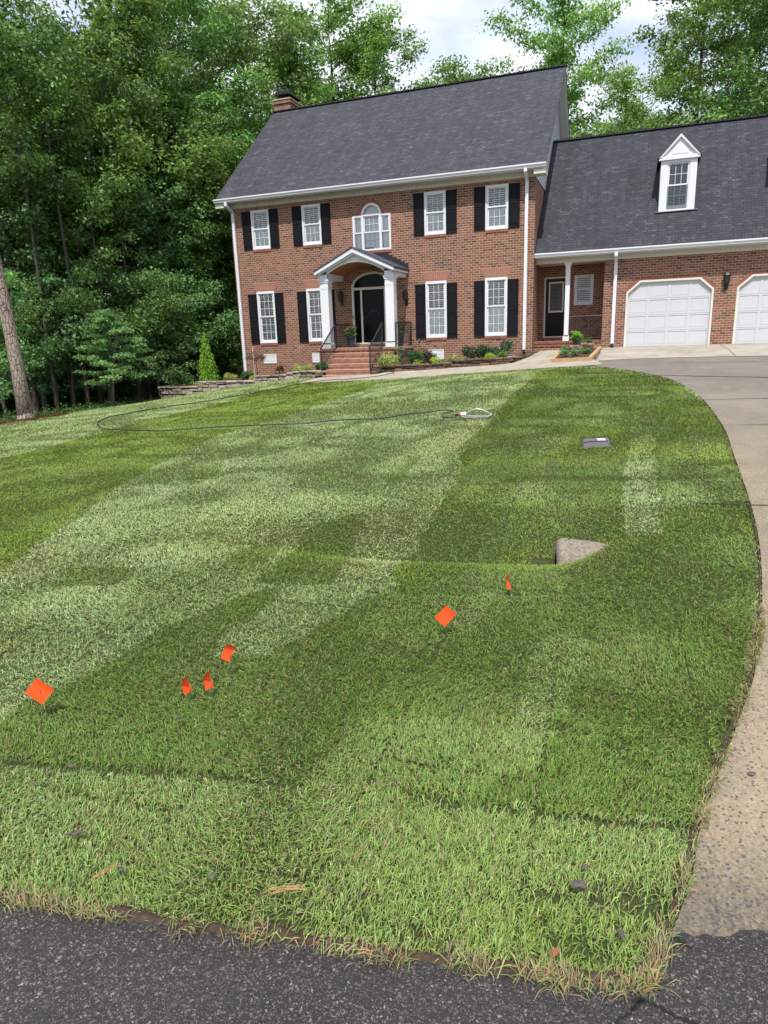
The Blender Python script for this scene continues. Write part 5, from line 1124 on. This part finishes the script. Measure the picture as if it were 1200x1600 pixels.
# ------------------------------------------------------------ lawn things
def flag(x,y,hw,hh,zc,rot,face,label,bend=.0,seed=0):
    z=T(x,y); root=empty('marker_flag',(x,y,z)); tag(root,label,'flag','orange marker flags pushed into the lawn')
    mb=MB(); mb.tube([(0,.004,-.05),(0,.004,zc+hh*.2)],.0016,5); mb.build('wire',M['steel'],root,local=True)
    # cloth as a bent grid; rot tilts it in its own plane, face turns it about the wire
    nx_,nz_=8,8; V=[];F=[]
    for j in range(nz_+1):
        for i in range(nx_+1):
            u=(i/nx_-.5)*2*hw; v=(j/nz_-.5)*2*hh; a=math.radians(rot); xx=u*math.cos(a)-v*math.sin(a); zz=u*math.sin(a)+v*math.cos(a)
            yy=bend*math.sin((i/nx_)*2.6+.4*j/nz_)*hw*1.2+.003*math.sin(3*u/hw+seed); b=math.radians(face); V.append((xx*math.cos(b)-yy*math.sin(b),xx*math.sin(b)+yy*math.cos(b),zc+zz))
    for j in range(nz_):
        for i in range(nx_): q=j*(nx_+1)+i; F.append((q,q+1,q+nx_+2,q+nx_+1))
    m=MB(); m.add(V,F); m.build('flag_cloth',M['orange'],root,local=True,smooth=True); return root
flag(13.309,-23.854,0.0475,0.0452,0.118,47,22,'square orange marker flag tilted on its corner, leftmost in the lawn',0.1)
flag(13.875,-23.551,0.0399,0.0266,0.072,88,92,'narrow curled orange marker flag, left one of the close pair',0.35)
flag(13.953,-23.491,0.0418,0.0279,0.076,84,90,'narrow curled orange marker flag, right one of the close pair',0.35)
flag(13.942,-23.303,0.0378,0.0291,0.120,52,64,'pointed orange marker flag on a visible wire behind the close pair',0.3)
flag(14.834,-22.559,0.0473,0.0412,0.098,42,32,'diamond shaped orange marker flag standing alone in mid lawn',0.1)
flag(15.073,-21.870,0.0523,0.0349,0.068,72,84,'slim orange marker flag nearest the concrete culvert pipe',0.35)
# concrete culvert pipe end in the ditch
PS=1.87; PT=3.76
pc=R0+RD*PS+RN*PT; pz=-1.085
pr=empty('culvert_pipe',(pc[0],pc[1],pz)); tag(pr,'grey concrete culvert pipe end showing through the turf in the ditch','pipe')
ro_=.235; ri_=.11; mb=MB(); n=40; rings=[(0.0,ri_),(0.0,ro_-.045),(.02,ro_-.012),(.035,ro_),(.09,ro_+.004),(.10,ro_-.012),(.11,ro_),(.25,ro_+.002),(.40,ro_),(.50,ro_)]
for (t,r) in rings:
    for k in range(n):
        a=2*math.pi*k/n; rr=r+.004*math.sin(5*a+t*9); mb.v.append((RD[0]*t+RN[0]*rr*math.cos(a),RD[1]*t+RN[1]*rr*math.cos(a),rr*math.sin(a)-.10*t))
for i in range(len(rings)-1):
    for k in range(n): q=i*n; mb.f.append((q+k,q+(k+1)%n,q+n+(k+1)%n,q+n+k))
mb.build('pipe_barrel',M['pipe'],pr,local=True,smooth=True)
mb=MB()
for (t,r) in ((0.0,ri_),(.45,ri_)):
    for k in range(n): a=2*math.pi*k/n; mb.v.append((RD[0]*t+RN[0]*r*math.cos(a),RD[1]*t+RN[1]*r*math.cos(a),r*math.sin(a)))
for k in range(n): mb.f.append((k,(k+1)%n,n+(k+1)%n,n+k))
mb.f.append(tuple(range(n,2*n))); mb.build('pipe_inside',M['dark'],pr,local=True)
# plastic valve / meter box lid set in the lawn
bp=[(15.12,-16.02),(15.17,-16.74),(15.50,-16.60),(15.45,-15.93)]; mb=MB(); bz_=[T(*p)-.064 for p in bp]; zt=max(bz_)+.02
cx=sum(p[0] for p in bp)/4; cy=sum(p[1] for p in bp)/4
mb.add([(x,y,z-.1) for (x,y),z in zip(bp,bz_)]+[(x,y,z+.030) for (x,y),z in zip(bp,bz_)],[(4,7,6,5),(0,1,5,4),(1,2,6,5),(2,3,7,6),(3,0,4,7)])
vb=mb.build('meter_box',plain('grey_stone_lid_material',(.12,.11,.12),.85,.15,var=.5,scale=12,bump=.6),loc=(cx,cy,zt)); tag(vb,'grey meter box lid set flush in the right side of the lawn','meter box')
mb=MB(); mb.prism([(15.30,-16.12),(15.32,-16.25),(15.43,-16.22),(15.41,-16.08)],zt+.0,zt+.022,'z'); mb.build('lid_cover',plain('pale_cover_material',(.45,.46,.46),.6,.3),vb)
mb=MB(); mb.tube([(15.15,-16.42,T(15.15,-16.42)-.014),(15.29,-16.36,T(15.29,-16.36)-.014),(15.46,-16.33,T(15.46,-16.33)-.014)],.006,4); mb.build('lid_seam',M['dark'],vb)
# garden hose
HOSE=smooth_pts([(12.86,-14.27),(12.70,-14.30),(12.60,-14.20),(12.52,-13.85),(12.62,-13.55),(12.50,-13.42),(12.36,-13.40),(11.83,-13.74),(11.41,-14.25),(10.69,-14.42),(10.07,-14.76),(9.23,-14.94),(8.28,-15.17),(7.46,-15.41),(6.41,-15.23),(5.63,-14.88),(4.67,-13.94),(4.17,-13.03),(4.10,-12.21),(4.12,-11.28),(4.34,-10.26),(4.5,-8.78),(4.75,-7.57),(5.0,-6.66),(5.5,-5.3),(6.1,-4.7),(6.9,-4.55),(7.6,-4.0),(7.9,-3.2),(7.6,-2.6),(7.15,-2.45),(7.05,-2.9)],6)
mb=MB(); mb.tube([(x,y,T(x,y)+.022+.022*vnoise(np.array([x]),np.array([y]),.5,30)[0]+.010) for x,y in HOSE],.0125,6); o=mb.build('garden_hose',plain('black_hose_material',(.028,.032,.032),.45,.4,var=.2),smooth=True); tag(o,'long dark garden hose looping across the lawn to the sprinkler','hose')
# oscillating sprinkler
sz=T(13.1,-14.18)+.03; sr=empty('lawn_sprinkler',(12.95,-14.22,sz)); tag(sr,'oscillating lawn sprinkler with curved silver arm at the hose end','sprinkler')
dx_,dy_=.99,.13
def SP(t,h,o=0): return (dx_*t-dy_*o,dy_*t+dx_*o,h)
mb=MB(); mb.tube([SP(.06+.42*i/16,.055+.085*math.sin(math.pi*i/16)) for i in range(17)],.011,8); mb.build('spray_arm',plain('silver_tube_material',(.50,.50,.50),.35,.5,metal=.7),sr,local=True,smooth=True)
mb=MB()
for o_ in (-.10,.10): mb.tube([SP(.0,.02,o_*.6),SP(.06,.012,o_),SP(.44,.012,o_),SP(.50,.03,0)],.009,6)
mb.tube([SP(.50,.0,-.0),SP(.50,.065,0)],.018,8); mb.build('base_frame',plain('grey_plastic_material',(.35,.36,.37),.5,.3),sr,local=True,smooth=True)
mb=MB(); mb.tube([SP(-.02,.05),SP(.075,.055)],[.034,.040],10); mb.build('motor_housing',M['white'],sr,local=True)
mb=MB(); mb.tube([SP(-.055,.05),SP(-.022,.05)],[.030,.032],10); mb.build('adjuster_ring',plain('red_plastic_material',(.55,.07,.04),.4,.4),sr,local=True)
mb=MB(); mb.tube([SP(-.13,.035),SP(-.056,.05)],[.016,.022],8); mb.build('hose_coupling',M['iron'],sr,local=True)
# small clods of soil, chips and pine needles
def clod(x,y,s_,lab,mat,cat='soil clod',name='soil_clod',flat=.5,rot=0.,el=1.6,dz=.02):
    rr=random.Random(int(x*1000)); mb=MB(); n=8; z=T(x,y)+dz
    for j in range(5):
        ph=math.pi*j/4-math.pi/2
        for k in range(n): 
            a=2*math.pi*k/n; r=s_*math.cos(ph)*rr.uniform(.45,1.25); X_,Y_=r*math.cos(a)*el,r*math.sin(a); mb.v.append((x+X_*math.cos(rot)-Y_*math.sin(rot),y+X_*math.sin(rot)+Y_*math.cos(rot),z+s_*flat*math.sin(ph)*rr.uniform(.5,1.5)))
    for j in range(4):
        for k in range(n): q=j*n; mb.f.append((q+k,q+(k+1)%n,q+n+(k+1)%n,q+n+k))
    o=mb.build(name,mat,loc=(x,y,z)); tag(o,lab,cat,'bits of soil and bark lying on the turf' if cat=='soil clod' else None); return o
drysoil=plain('dry_clay_material',(.11,.09,.082),.95,.1,var=.5,scale=90,bump=.8,bscale=200)
clod(14.041,-24.432,0.012,'long dark clod lying left of centre in the front turf',drysoil,rot=0.5,el=2.4)
clod(13.942,-23.726,0.010,'flat grey clod below the close pair of flags',drysoil,rot=0.2,el=1.6)
clod(13.744,-24.140,0.011,'grey clod on the seam at far left',drysoil,rot=0.1,el=2.2)
clod(14.591,-24.451,0.010,'round grey clod left of the middle near the road',drysoil,rot=0.8,el=1.2)
clod(14.301,-24.514,0.009,'small grey clod beside the short pine needles',drysoil,rot=0.3,el=1.3)
clod(14.278,-24.369,0.006,'tiny dark clod in the left front turf',drysoil,rot=0,el=1.2)
clod(15.652,-24.151,0.019,'broad crumbled dark clod at the right near the road',drysoil,rot=0.3,el=1.4)
clod(15.665,-24.071,0.010,'small grey clod above the crumbled one',drysoil,rot=0.2,el=1.2)
clod(15.770,-24.289,0.012,'dark wet clod near the corner of lawn and drive',drysoil,rot=2.4,el=1.8)
clod(15.343,-24.456,0.009,'small dark clod at the raw turf edge by the road',drysoil,rot=1,el=1.1)
clod(16.205,-21.869,0.011,'pale grey chip near the right lawn edge',drysoil,rot=0.1,el=1.9)
clod(14.954,-24.382,0.006,'tiny dark clod right of the long needles',drysoil,rot=0,el=1.3)
clod(15.607,-24.401,.011,'reddish brown bark chip in the turf near the corner',plain('bark_chip_material',(.22,.10,.05),.9,.1),'bark chip','bark_chip',flat=.4,rot=.9,el=2.2)
clod(16.209,-23.405,0.014,'dark leaf fragment on the driveway by the lawn',plain('dry_leaf_material',(.12,.09,.08),.9,.1),'leaf','dry_leaf',flat=.25,rot=.4,el=1.7,dz=-.008)
def needles(x,y,n,rot,lab,L_=.11,seed=1):
    rr=random.Random(seed); mb=MB(); z=T(x,y)+.040
    for i in range(n):
        a=rot+rr.uniform(-.22,.22); l=L_*rr.uniform(.7,1.1); cx,cy=x+rr.uniform(-.015,.015),y+rr.uniform(-.008,.008); zz=z+rr.uniform(0,.006)
        mb.tube([(cx-l/2*math.cos(a),cy-l/2*math.sin(a),zz),(cx,cy,zz+.004),(cx+l/2*math.cos(a),cy+l/2*math.sin(a),zz)],.0010,4)
    o=mb.build('pine_needles',plain('orange_needle_material',(.36,.19,.075),.6,.3,var=.3),loc=(x,y,z)); tag(o,lab,'pine needles'); return o
needles(14.842,-24.445,7,0.5,'long bundle of orange pine needles in the middle of the front turf',0.11,1)
needles(14.289,-24.556,4,1.05,'short orange pine needles at the left of the front turf',0.085,2)
needles(15.135,-24.571,3,0.35,'orange pine needle lying at the road edge',0.06,3)
# ------------------------------------------------------------ trees
def tree_proto(seed,Ht,cb,R,nl,per,size,trunk_r,base=(.060,.125,.022),profile='oval',flat=.55,mat='leaf',clus=.75,lean=.0):
    """returns (trunk mesh object, crown mesh object) data built round the origin"""
    r=np.random.default_rng(seed); rn=random.Random(seed); mb=MB()
    npt=9; bx,by=rn.uniform(-.3,.3),rn.uniform(-.3,.3)
    tp=[(bx*math.sin(i*.8)*.5+lean*i*.1,by*math.sin(i*.7+1)*.5,Ht*.93*i/(npt-1)-(.5 if i==0 else 0)) for i in range(npt)]
    mb.tube(tp,[trunk_r*(1.25 if i==0 else 1)*(1-i/(npt-1))**.75+.012 for i in range(npt)],8)
    def trunk(z):
        t=max(0,min(.999,z/(Ht*.93)))*(npt-1); i=int(t); f=t-i; return Vector(tp[i])*(1-f)+Vector(tp[min(i+1,npt-1)])*f
    C=[];RR=[]
    def prof(t):
        if profile=='oval': return math.sin(math.pi*min(1,max(0,.12+.86*t)))**.6
        if profile=='wide': return (1-t*.55)*(.75+.25*math.sin(9*t))
        if profile=='cone': return (1-t)**.8+.08
        return math.sin(math.pi*min(1,.25+.72*t))**.5
    for i in range(nl):
        t=(i+rn.random()*.8)/nl; z=cb+(Ht-cb)*t*.97; a=i*2.39996+rn.uniform(-.5,.5); l=R*prof(t)*rn.uniform(.65,1.12)
        st=trunk(min(z,Ht*.92)); rise=l*rn.uniform(.25,.6) if profile!='cone' else l*rn.uniform(-.05,.15)
        en=st+Vector((l*math.cos(a),l*math.sin(a),rise)); mid=st*.5+en*.5+Vector((rn.uniform(-.2,.2),rn.uniform(-.2,.2),-.10*l+.1)); br=max(.012,trunk_r*.33*(1-t*.6))
        mb.tube([st,mid,en],[br,br*.6,br*.2],5,cap=False)
        nb=max(2,int(l/.55))
        for k in range(nb):
            f=(k+1)/nb; p=(st*(1-f)+mid*f) if f<.5 and False else (st*(1-f)**2+mid*2*f*(1-f)+en*f*f)
            for s_ in range(2 if f>.3 else 1):
                aa=a+rn.uniform(-1.1,1.1); d=l*rn.uniform(.10,.32); q=p+Vector((d*math.cos(aa),d*math.sin(aa),rn.uniform(-.15,.35)*d+.1)); 
                if f>.3 and rn.random()<.5: mb.tube([p,q],[br*.25,.006],4,cap=False)
                if f>.25: C.append(tuple(q)); RR.append(clus*rn.uniform(.6,1.25)*(.75+.25*l/R))
    C.append(tuple(trunk(Ht*.93)+Vector((0,0,.2)))); RR.append(clus)
    per_=np.maximum(8,(per*(np.array(RR)/clus)**2).astype(int)); cs=np.repeat(np.arange(len(C)),per_); n=len(cs)
    d=r.normal(size=(n,3)); d/=np.linalg.norm(d,axis=1,keepdims=True); rad=r.random(n)**.45; Ra=np.array(RR)[cs]; 
    lump=1+.35*np.sin(d[:,0]*5+cs)*np.sin(d[:,1]*4+cs*2.1); off=d*(rad*Ra*lump)[:,None]; off[:,2]*=flat
    P=np.array(C)[cs]+off; N_=d*.45+r.normal(size=(n,3))*.5; N_[:,2]+=.65; N_/=np.linalg.norm(N_,axis=1,keepdims=True)
    sz=size*r.uniform(.55,1.4,n); cl=np.asarray(base)*r.uniform(.6,1.45,n)[:,None]*(1+r.normal(0,.09,(n,3))); cl*=r.uniform(.72,1.3,len(C))[cs][:,None]
    V,F,Cc=leaf_quads(P,N_,sz,r,.52,np.clip(cl,.003,1))
    tr=mb.build('trunk',M['bark'],None,local=True); cr_=npmesh('crown',V,F,M[mat],Cc); 
    return tr,cr_
PROTO={}
def plant(kind,x,y,label,cat='tree',name='tree',sc=1.,rz=None,mat=None,z=None,group=None,sz=None):
    root=empty(name,(x,y,T(x,y)-.05 if z is None else z),rz if rz is not None else (x*7+y*3)%6.28,sc); tag(root,label,cat,group)
    if sz: root.scale=(sc,sc,sc*sz)
    tr,cr_=PROTO[kind]
    if not PROTO_used.get(kind): a,b=tr,cr_; PROTO_used[kind]=1
    else: a=tr.copy(); b=cr_.copy(); COL.objects.link(a); COL.objects.link(b)
    a.parent=root; b.parent=root
    if mat:
        b.material_slots[0].link='OBJECT'; b.material_slots[0].material=M[mat]
    return root
PROTO_used={}
PROTO['big']=tree_proto(1,17,3.2,4.2,46,190,.165,.24,profile='oval',clus=.95)
PROTO['big2']=tree_proto(2,18,4.5,4.6,44,190,.17,.26,profile='wide',clus=1.0)
PROTO['tall']=tree_proto(3,19,6.5,3.0,40,170,.16,.20,profile='oval',clus=.85)
PROTO['airy']=tree_proto(4,17,4.5,4.4,40,175,.165,.20,profile='wide',clus=.88,base=(.075,.150,.028))
PROTO['mid']=tree_proto(5,8.5,1.6,2.8,30,150,.14,.10,profile='wide',clus=.70,base=(.058,.125,.030))
PROTO['low']=tree_proto(6,5.2,.7,2.2,26,110,.12,.05,profile='wide',clus=.55,base=(.060,.130,.032))
PROTO['tier']=tree_proto(8,3.3,.75,1.35,26,90,.10,.04,profile='cone',clus=.34,base=(.075,.155,.040),flat=.28)
PROTO['slim']=tree_proto(9,15,9.5,1.7,14,110,.16,.07,profile='oval',clus=.75)
plant('big',-10.01,-5.19,'large leafy tree at the far left edge in front of the woods','tree',sc=1.1)
plant('airy',-11.32,-2.10,'loose leafy tree at the left frame edge','tree',sc=1.0,rz=1.1)
plant('mid',-6.64,-4.39,'bushy tree with low bright branches right behind the pine trunk','tree',sc=1.0,mat='leaf_bright')
plant('low',-3.84,-8.73,'low leafy young tree left of the pine trunk','tree',sc=.9)
plant('big2',-15.73,1.97,'tall dense tree behind the pine at the left','tree',sc=1.12)
plant('big',-11.58,3.38,'rounded tree below the patch of sky at upper left','tree',sc=1.06,mat='leaf',rz=1.)
plant('airy',-7.55,2.90,'tall loose tree left of the house with sky showing through','tree',sc=1.25)
plant('big2',-12.77,8.97,'dense tree second row left of the loose tree','tree',sc=1.12,rz=2.5)
plant('big',-8.61,8.37,'broad dark tree two crowns left of the roof corner','tree',sc=1.30,mat='leaf_dark',rz=4.)
plant('tall',-6.42,3.78,'slender tree with high crown left of the house','tree',sc=.95)
plant('airy',-9.51,13.79,'olive grey tree leaning over the left roof corner','tree',sc=1.42,mat='leaf_olive',rz=2.)
plant('big',-7.32,15.10,'olive tinted tree behind the chimney','tree',sc=1.36,mat='leaf_olive',rz=3.1)
plant('tall',-5.31,17.28,'narrow tree right of the chimney','tree',sc=1.16,mat='leaf')
plant('airy',-3.84,20.15,'tall bright tree behind the middle left of the roof','tree',sc=1.46,rz=.4,mat='leaf')
plant('tall',-1.52,22.13,'thin tree with an open top behind the middle of the roof','tree',sc=1.24,rz=5.)
plant('big',1.86,19.04,'rounded bright tree just above the middle of the ridge','tree',sc=1.04,mat='leaf_bright')
plant('mid',0.34,14.29,'bushy tree right behind the ridge left of centre','tree',sc=1.4)
plant('big',4.20,24.84,'solitary round tree above the ridge with open sky on both sides','tree',sc=1.22,rz=1.2)
plant('airy',10.95,19.88,'broad loose tree behind the right end of the main roof','tree',sc=1.22,rz=2.2,mat='leaf')
plant('mid',13.50,14.07,'bright bushy tree in the notch right of the gable','tree',sc=1.35,mat='leaf_bright',rz=3.)
plant('airy',15.40,26.13,'mid height loose tree behind the garage ridge left of the dormer','tree',sc=1.10,rz=4.4)
plant('airy',18.12,16.06,'tall tree with a dark visible trunk above the dormer','tree',sc=1.10,rz=0.7)
plant('airy',20.60,19.87,'loose tree right of the dormer','tree',sc=1.2,rz=5.5,mat='leaf_bright')
plant('big2',21.64,11.67,'dark dense tree at the upper right corner','tree',sc=1.05,mat='leaf_dark')
plant('tier',-1.35,-6.4,'small tiered sapling standing alone at the edge of the woods','tree',name='sapling')
plant('low',-5.17,-4.33,'low dark bush tree between pine and sapling','tree',sc=1.0,mat='leaf_dark',rz=2.)
plant('mid',-4.81,-2.64,'drooping leafy tree above the sapling','tree',sc=1.05,rz=2.9)
plant('low',-3.32,-1.40,'low leafy tree right of the sapling','tree',sc=1.0,rz=4.1)
plant('mid',-4.62,1.38,'dark understory tree behind the low leafy one','tree',sc=1.1,rz=1.9,mat='leaf_dark')
plant('mid',-4.32,2.83,'leafy tree with layered branches left of the arborvitae top','tree',sc=1.0,rz=.9)
plant('low',-4.55,5.09,'low tree just behind the arborvitae','tree',sc=1.0,rz=5.2)
plant('low',-4.09,5.38,'low tree brushing the left house corner','tree',sc=.8,rz=3.3)
plant('mid',-7.19,9.33,'understory tree beside the left house wall','tree',sc=1.25,rz=2.2)
plant('mid',-6.25,-5.43,'understory tree at the far left behind the pine','tree',sc=1.1,rz=5.9,mat='leaf_dark')
plant('slim',-4.93,-5.50,'bare slender trunk just right of the pine','tree',name='slender_tree',sc=0.90,rz=0.0,mat='leaf_dark')
plant('slim',-6.64,-2.98,'slender trunk second right of the pine','tree',name='slender_tree',sc=0.93,rz=1.3,mat='leaf_dark')
plant('slim',-4.87,-4.05,'thin dark trunk in the shaded gap left of the sapling','tree',name='slender_tree',sc=0.96,rz=2.6,mat='leaf_dark')
plant('slim',-7.19,-0.75,'slender trunk behind the left side of the sapling','tree',name='slender_tree',sc=0.99,rz=3.9,mat='leaf_dark')
plant('slim',-5.24,-0.37,'slender trunk just right of the sapling','tree',name='slender_tree',sc=1.02,rz=5.2,mat='leaf_dark')
plant('slim',-6.76,2.26,'thin trunk in the shade right of the sapling','tree',name='slender_tree',sc=0.90,rz=6.5,mat='leaf_dark')
plant('slim',-5.50,1.97,'slender trunk in the middle of the shaded woods','tree',name='slender_tree',sc=0.93,rz=7.8,mat='leaf_dark')
plant('slim',-6.02,4.07,'thin trunk left of the arborvitae','tree',name='slender_tree',sc=0.96,rz=9.1,mat='leaf_dark')
plant('slim',-4.89,3.65,'slender trunk behind the arborvitae','tree',name='slender_tree',sc=0.99,rz=10.4,mat='leaf_dark')
plant('slim',-4.82,6.11,'thin trunk nearest the house corner','tree',name='slender_tree',sc=1.02,rz=11.7,mat='leaf_dark')
plant('mid',16.38,21.13,'bright bushy tree low behind the garage ridge left of the dormer','tree',sc=1.3,mat='leaf_bright',rz=1.6)
plant('mid',19.92,21.95,'leafy tree low behind the garage ridge above the dormer','tree',sc=1.5,rz=2.6)
plant('big',14.13,34.11,'far tall tree between the gable and the dormer','tree',sc=1.1,rz=2.0)
plant('mid',21.34,17.77,'bushy tree low behind the garage ridge at the right','tree',sc=1.5,rz=4.2,mat='leaf_bright')
plant('mid',-4.73,15.34,'bushy bright tree just right of the chimney','tree',sc=1.5,rz=.3,mat='leaf_bright')

# tall pine at the left edge of the lawn
px_,py_=.55,-12.05; pr_=empty('pine_tree',(px_,py_,T(px_,py_))); tag(pr_,'tall pine with bare reddish grey trunk at the left edge of the lawn','tree')
mb=MB(); npt=14; mb.tube([(-.020*i*i,.0,-.3+20*i/(npt-1)) for i in range(npt)],[.225 if i==0 else .172*(1-i/(npt*1.25)) for i in range(npt)],14,cap=True); 
PX_=lambda z:-.02*(z/20*13)**2*.02 if False else -.0004*(z/20*13)**2
mb.lathe([(.30,-.12),(.235,.02),(.188,.22),(.172,.45)],0,0,14); mb.build('trunk',M['pine'],pr_,local=True,smooth=True)
r_=np.random.default_rng(77); C=[];mb=MB()
for i in range(26):
    z=13.5+6.5*i/26; a=i*2.4; l=2.2*(1-(z-13.5)/11)+.3; ox=-.020*((z+.3)/20*13)**2; e=(ox+l*math.cos(a),l*math.sin(a),z+.5); mb.tube([(ox,0,z),e],[.05,.012],5,cap=False); C+= [(ox+l*math.cos(a)*f,l*math.sin(a)*f,z+.5*f+.15) for f in (.55,.8,1.)]
mb.build('limb',M['bark'],pr_,local=True); V,F,Cc=blob_leaves(C,[.5]*len(C),60,.20,r_,(.06,.12,.03),flat=.7,asp=.12); npmesh('crown',V,F,M['leaf'],Cc,parent=pr_)
# pine straw round the pine
r_=np.random.default_rng(5); n=1600; a=r_.random(n)*2*np.pi; rr=np.sqrt(r_.random(n))*1.15; x=px_+rr*np.cos(a)*1.2-.35; y=py_+rr*np.sin(a); z=terrain(x,y)+.012+.02*r_.random(n); an=r_.random(n)*np.pi; l=.09; V=np.stack([np.stack([x-l*np.cos(an),y-l*np.sin(an),z],-1),np.stack([x+l*np.cos(an),y+l*np.sin(an),z+.01],-1),np.stack([x+.012*np.sin(an),y-.012*np.cos(an),z+.018],-1)],1).reshape(-1,3)
col=np.repeat(np.array([.17,.085,.05])*r_.uniform(.5,1.3,n)[:,None],3,0); o=npmesh('pine_straw',V,np.arange(n*3).reshape(n,3),M['plant'],col); tag(o,kind='stuff',cat='pine straw',label='reddish pine straw spread round the foot of the pine')
# weeds and ground cover along the wood edge, leaf litter beyond
r_=np.random.default_rng(15); ex=np.array([(-.3,-13.6),(-.4,-11),(-1.0,-9),(-2.3,-6),(-3.4,-3.4),(-3.2,-1.5),(-2.0,1)]); n=9000; u=r_.random(n)*(len(ex)-1); x=np.interp(u,range(len(ex)),ex[:,0])-r_.exponential(.55,n)+.15; y=np.interp(u,range(len(ex)),ex[:,1])+r_.normal(0,.4,n)
P=np.stack([x,y,terrain(x,y)+r_.exponential(.06,n)],-1); N_=r_.normal(size=(n,3))*.6; N_[:,2]+=.8; N_/=np.linalg.norm(N_,axis=1,keepdims=True)
V,F,Cc=leaf_quads(P,N_,r_.uniform(.04,.12,n),r_,.4,np.array([.06,.13,.03])*r_.uniform(.5,1.4,n)[:,None]); o=npmesh('ground_cover',V,F,M['plant'],Cc); tag(o,kind='stuff',cat='undergrowth',label='low weeds along the shaded edge of the woods')
# distant woods that read as one mass
def mass(name,label,regions,seed,base,size):
    r=np.random.default_rng(seed); VV=[];FF=[];CC=[];off=0
    for (x0,x1,y0,y1,z0,z1,nc,per) in regions:
        C=np.stack([r.uniform(x0,x1,nc),r.uniform(y0,y1,nc),np.zeros(nc)],-1); g=terrain(C[:,0],C[:,1]); C[:,2]=g+z0+(z1-z0)*r.random(nc)**.9
        V,F,Cc=blob_leaves(C,r.uniform(.9,2.0,nc),per,size,r,base,flat=.7,asp=.6); VV.append(V);FF.append(F+off);CC.append(Cc);off+=len(V)
    o=npmesh(name,np.concatenate(VV),np.concatenate(FF),M['leaf_dark'],np.concatenate(CC)); tag(o,label,'woods',kind='stuff'); return o
mass('distant_woods','dense dark woods reading as one mass far behind the left trees',[(-46,-16,-14,34,2.5,15,900,60),(-22,-9,-6,22,.2,5,420,70),(-20,2,26,40,.5,12,420,60),(-50,-30,-14,40,-1,18,500,60)],90,(.045,.10,.022),.42)
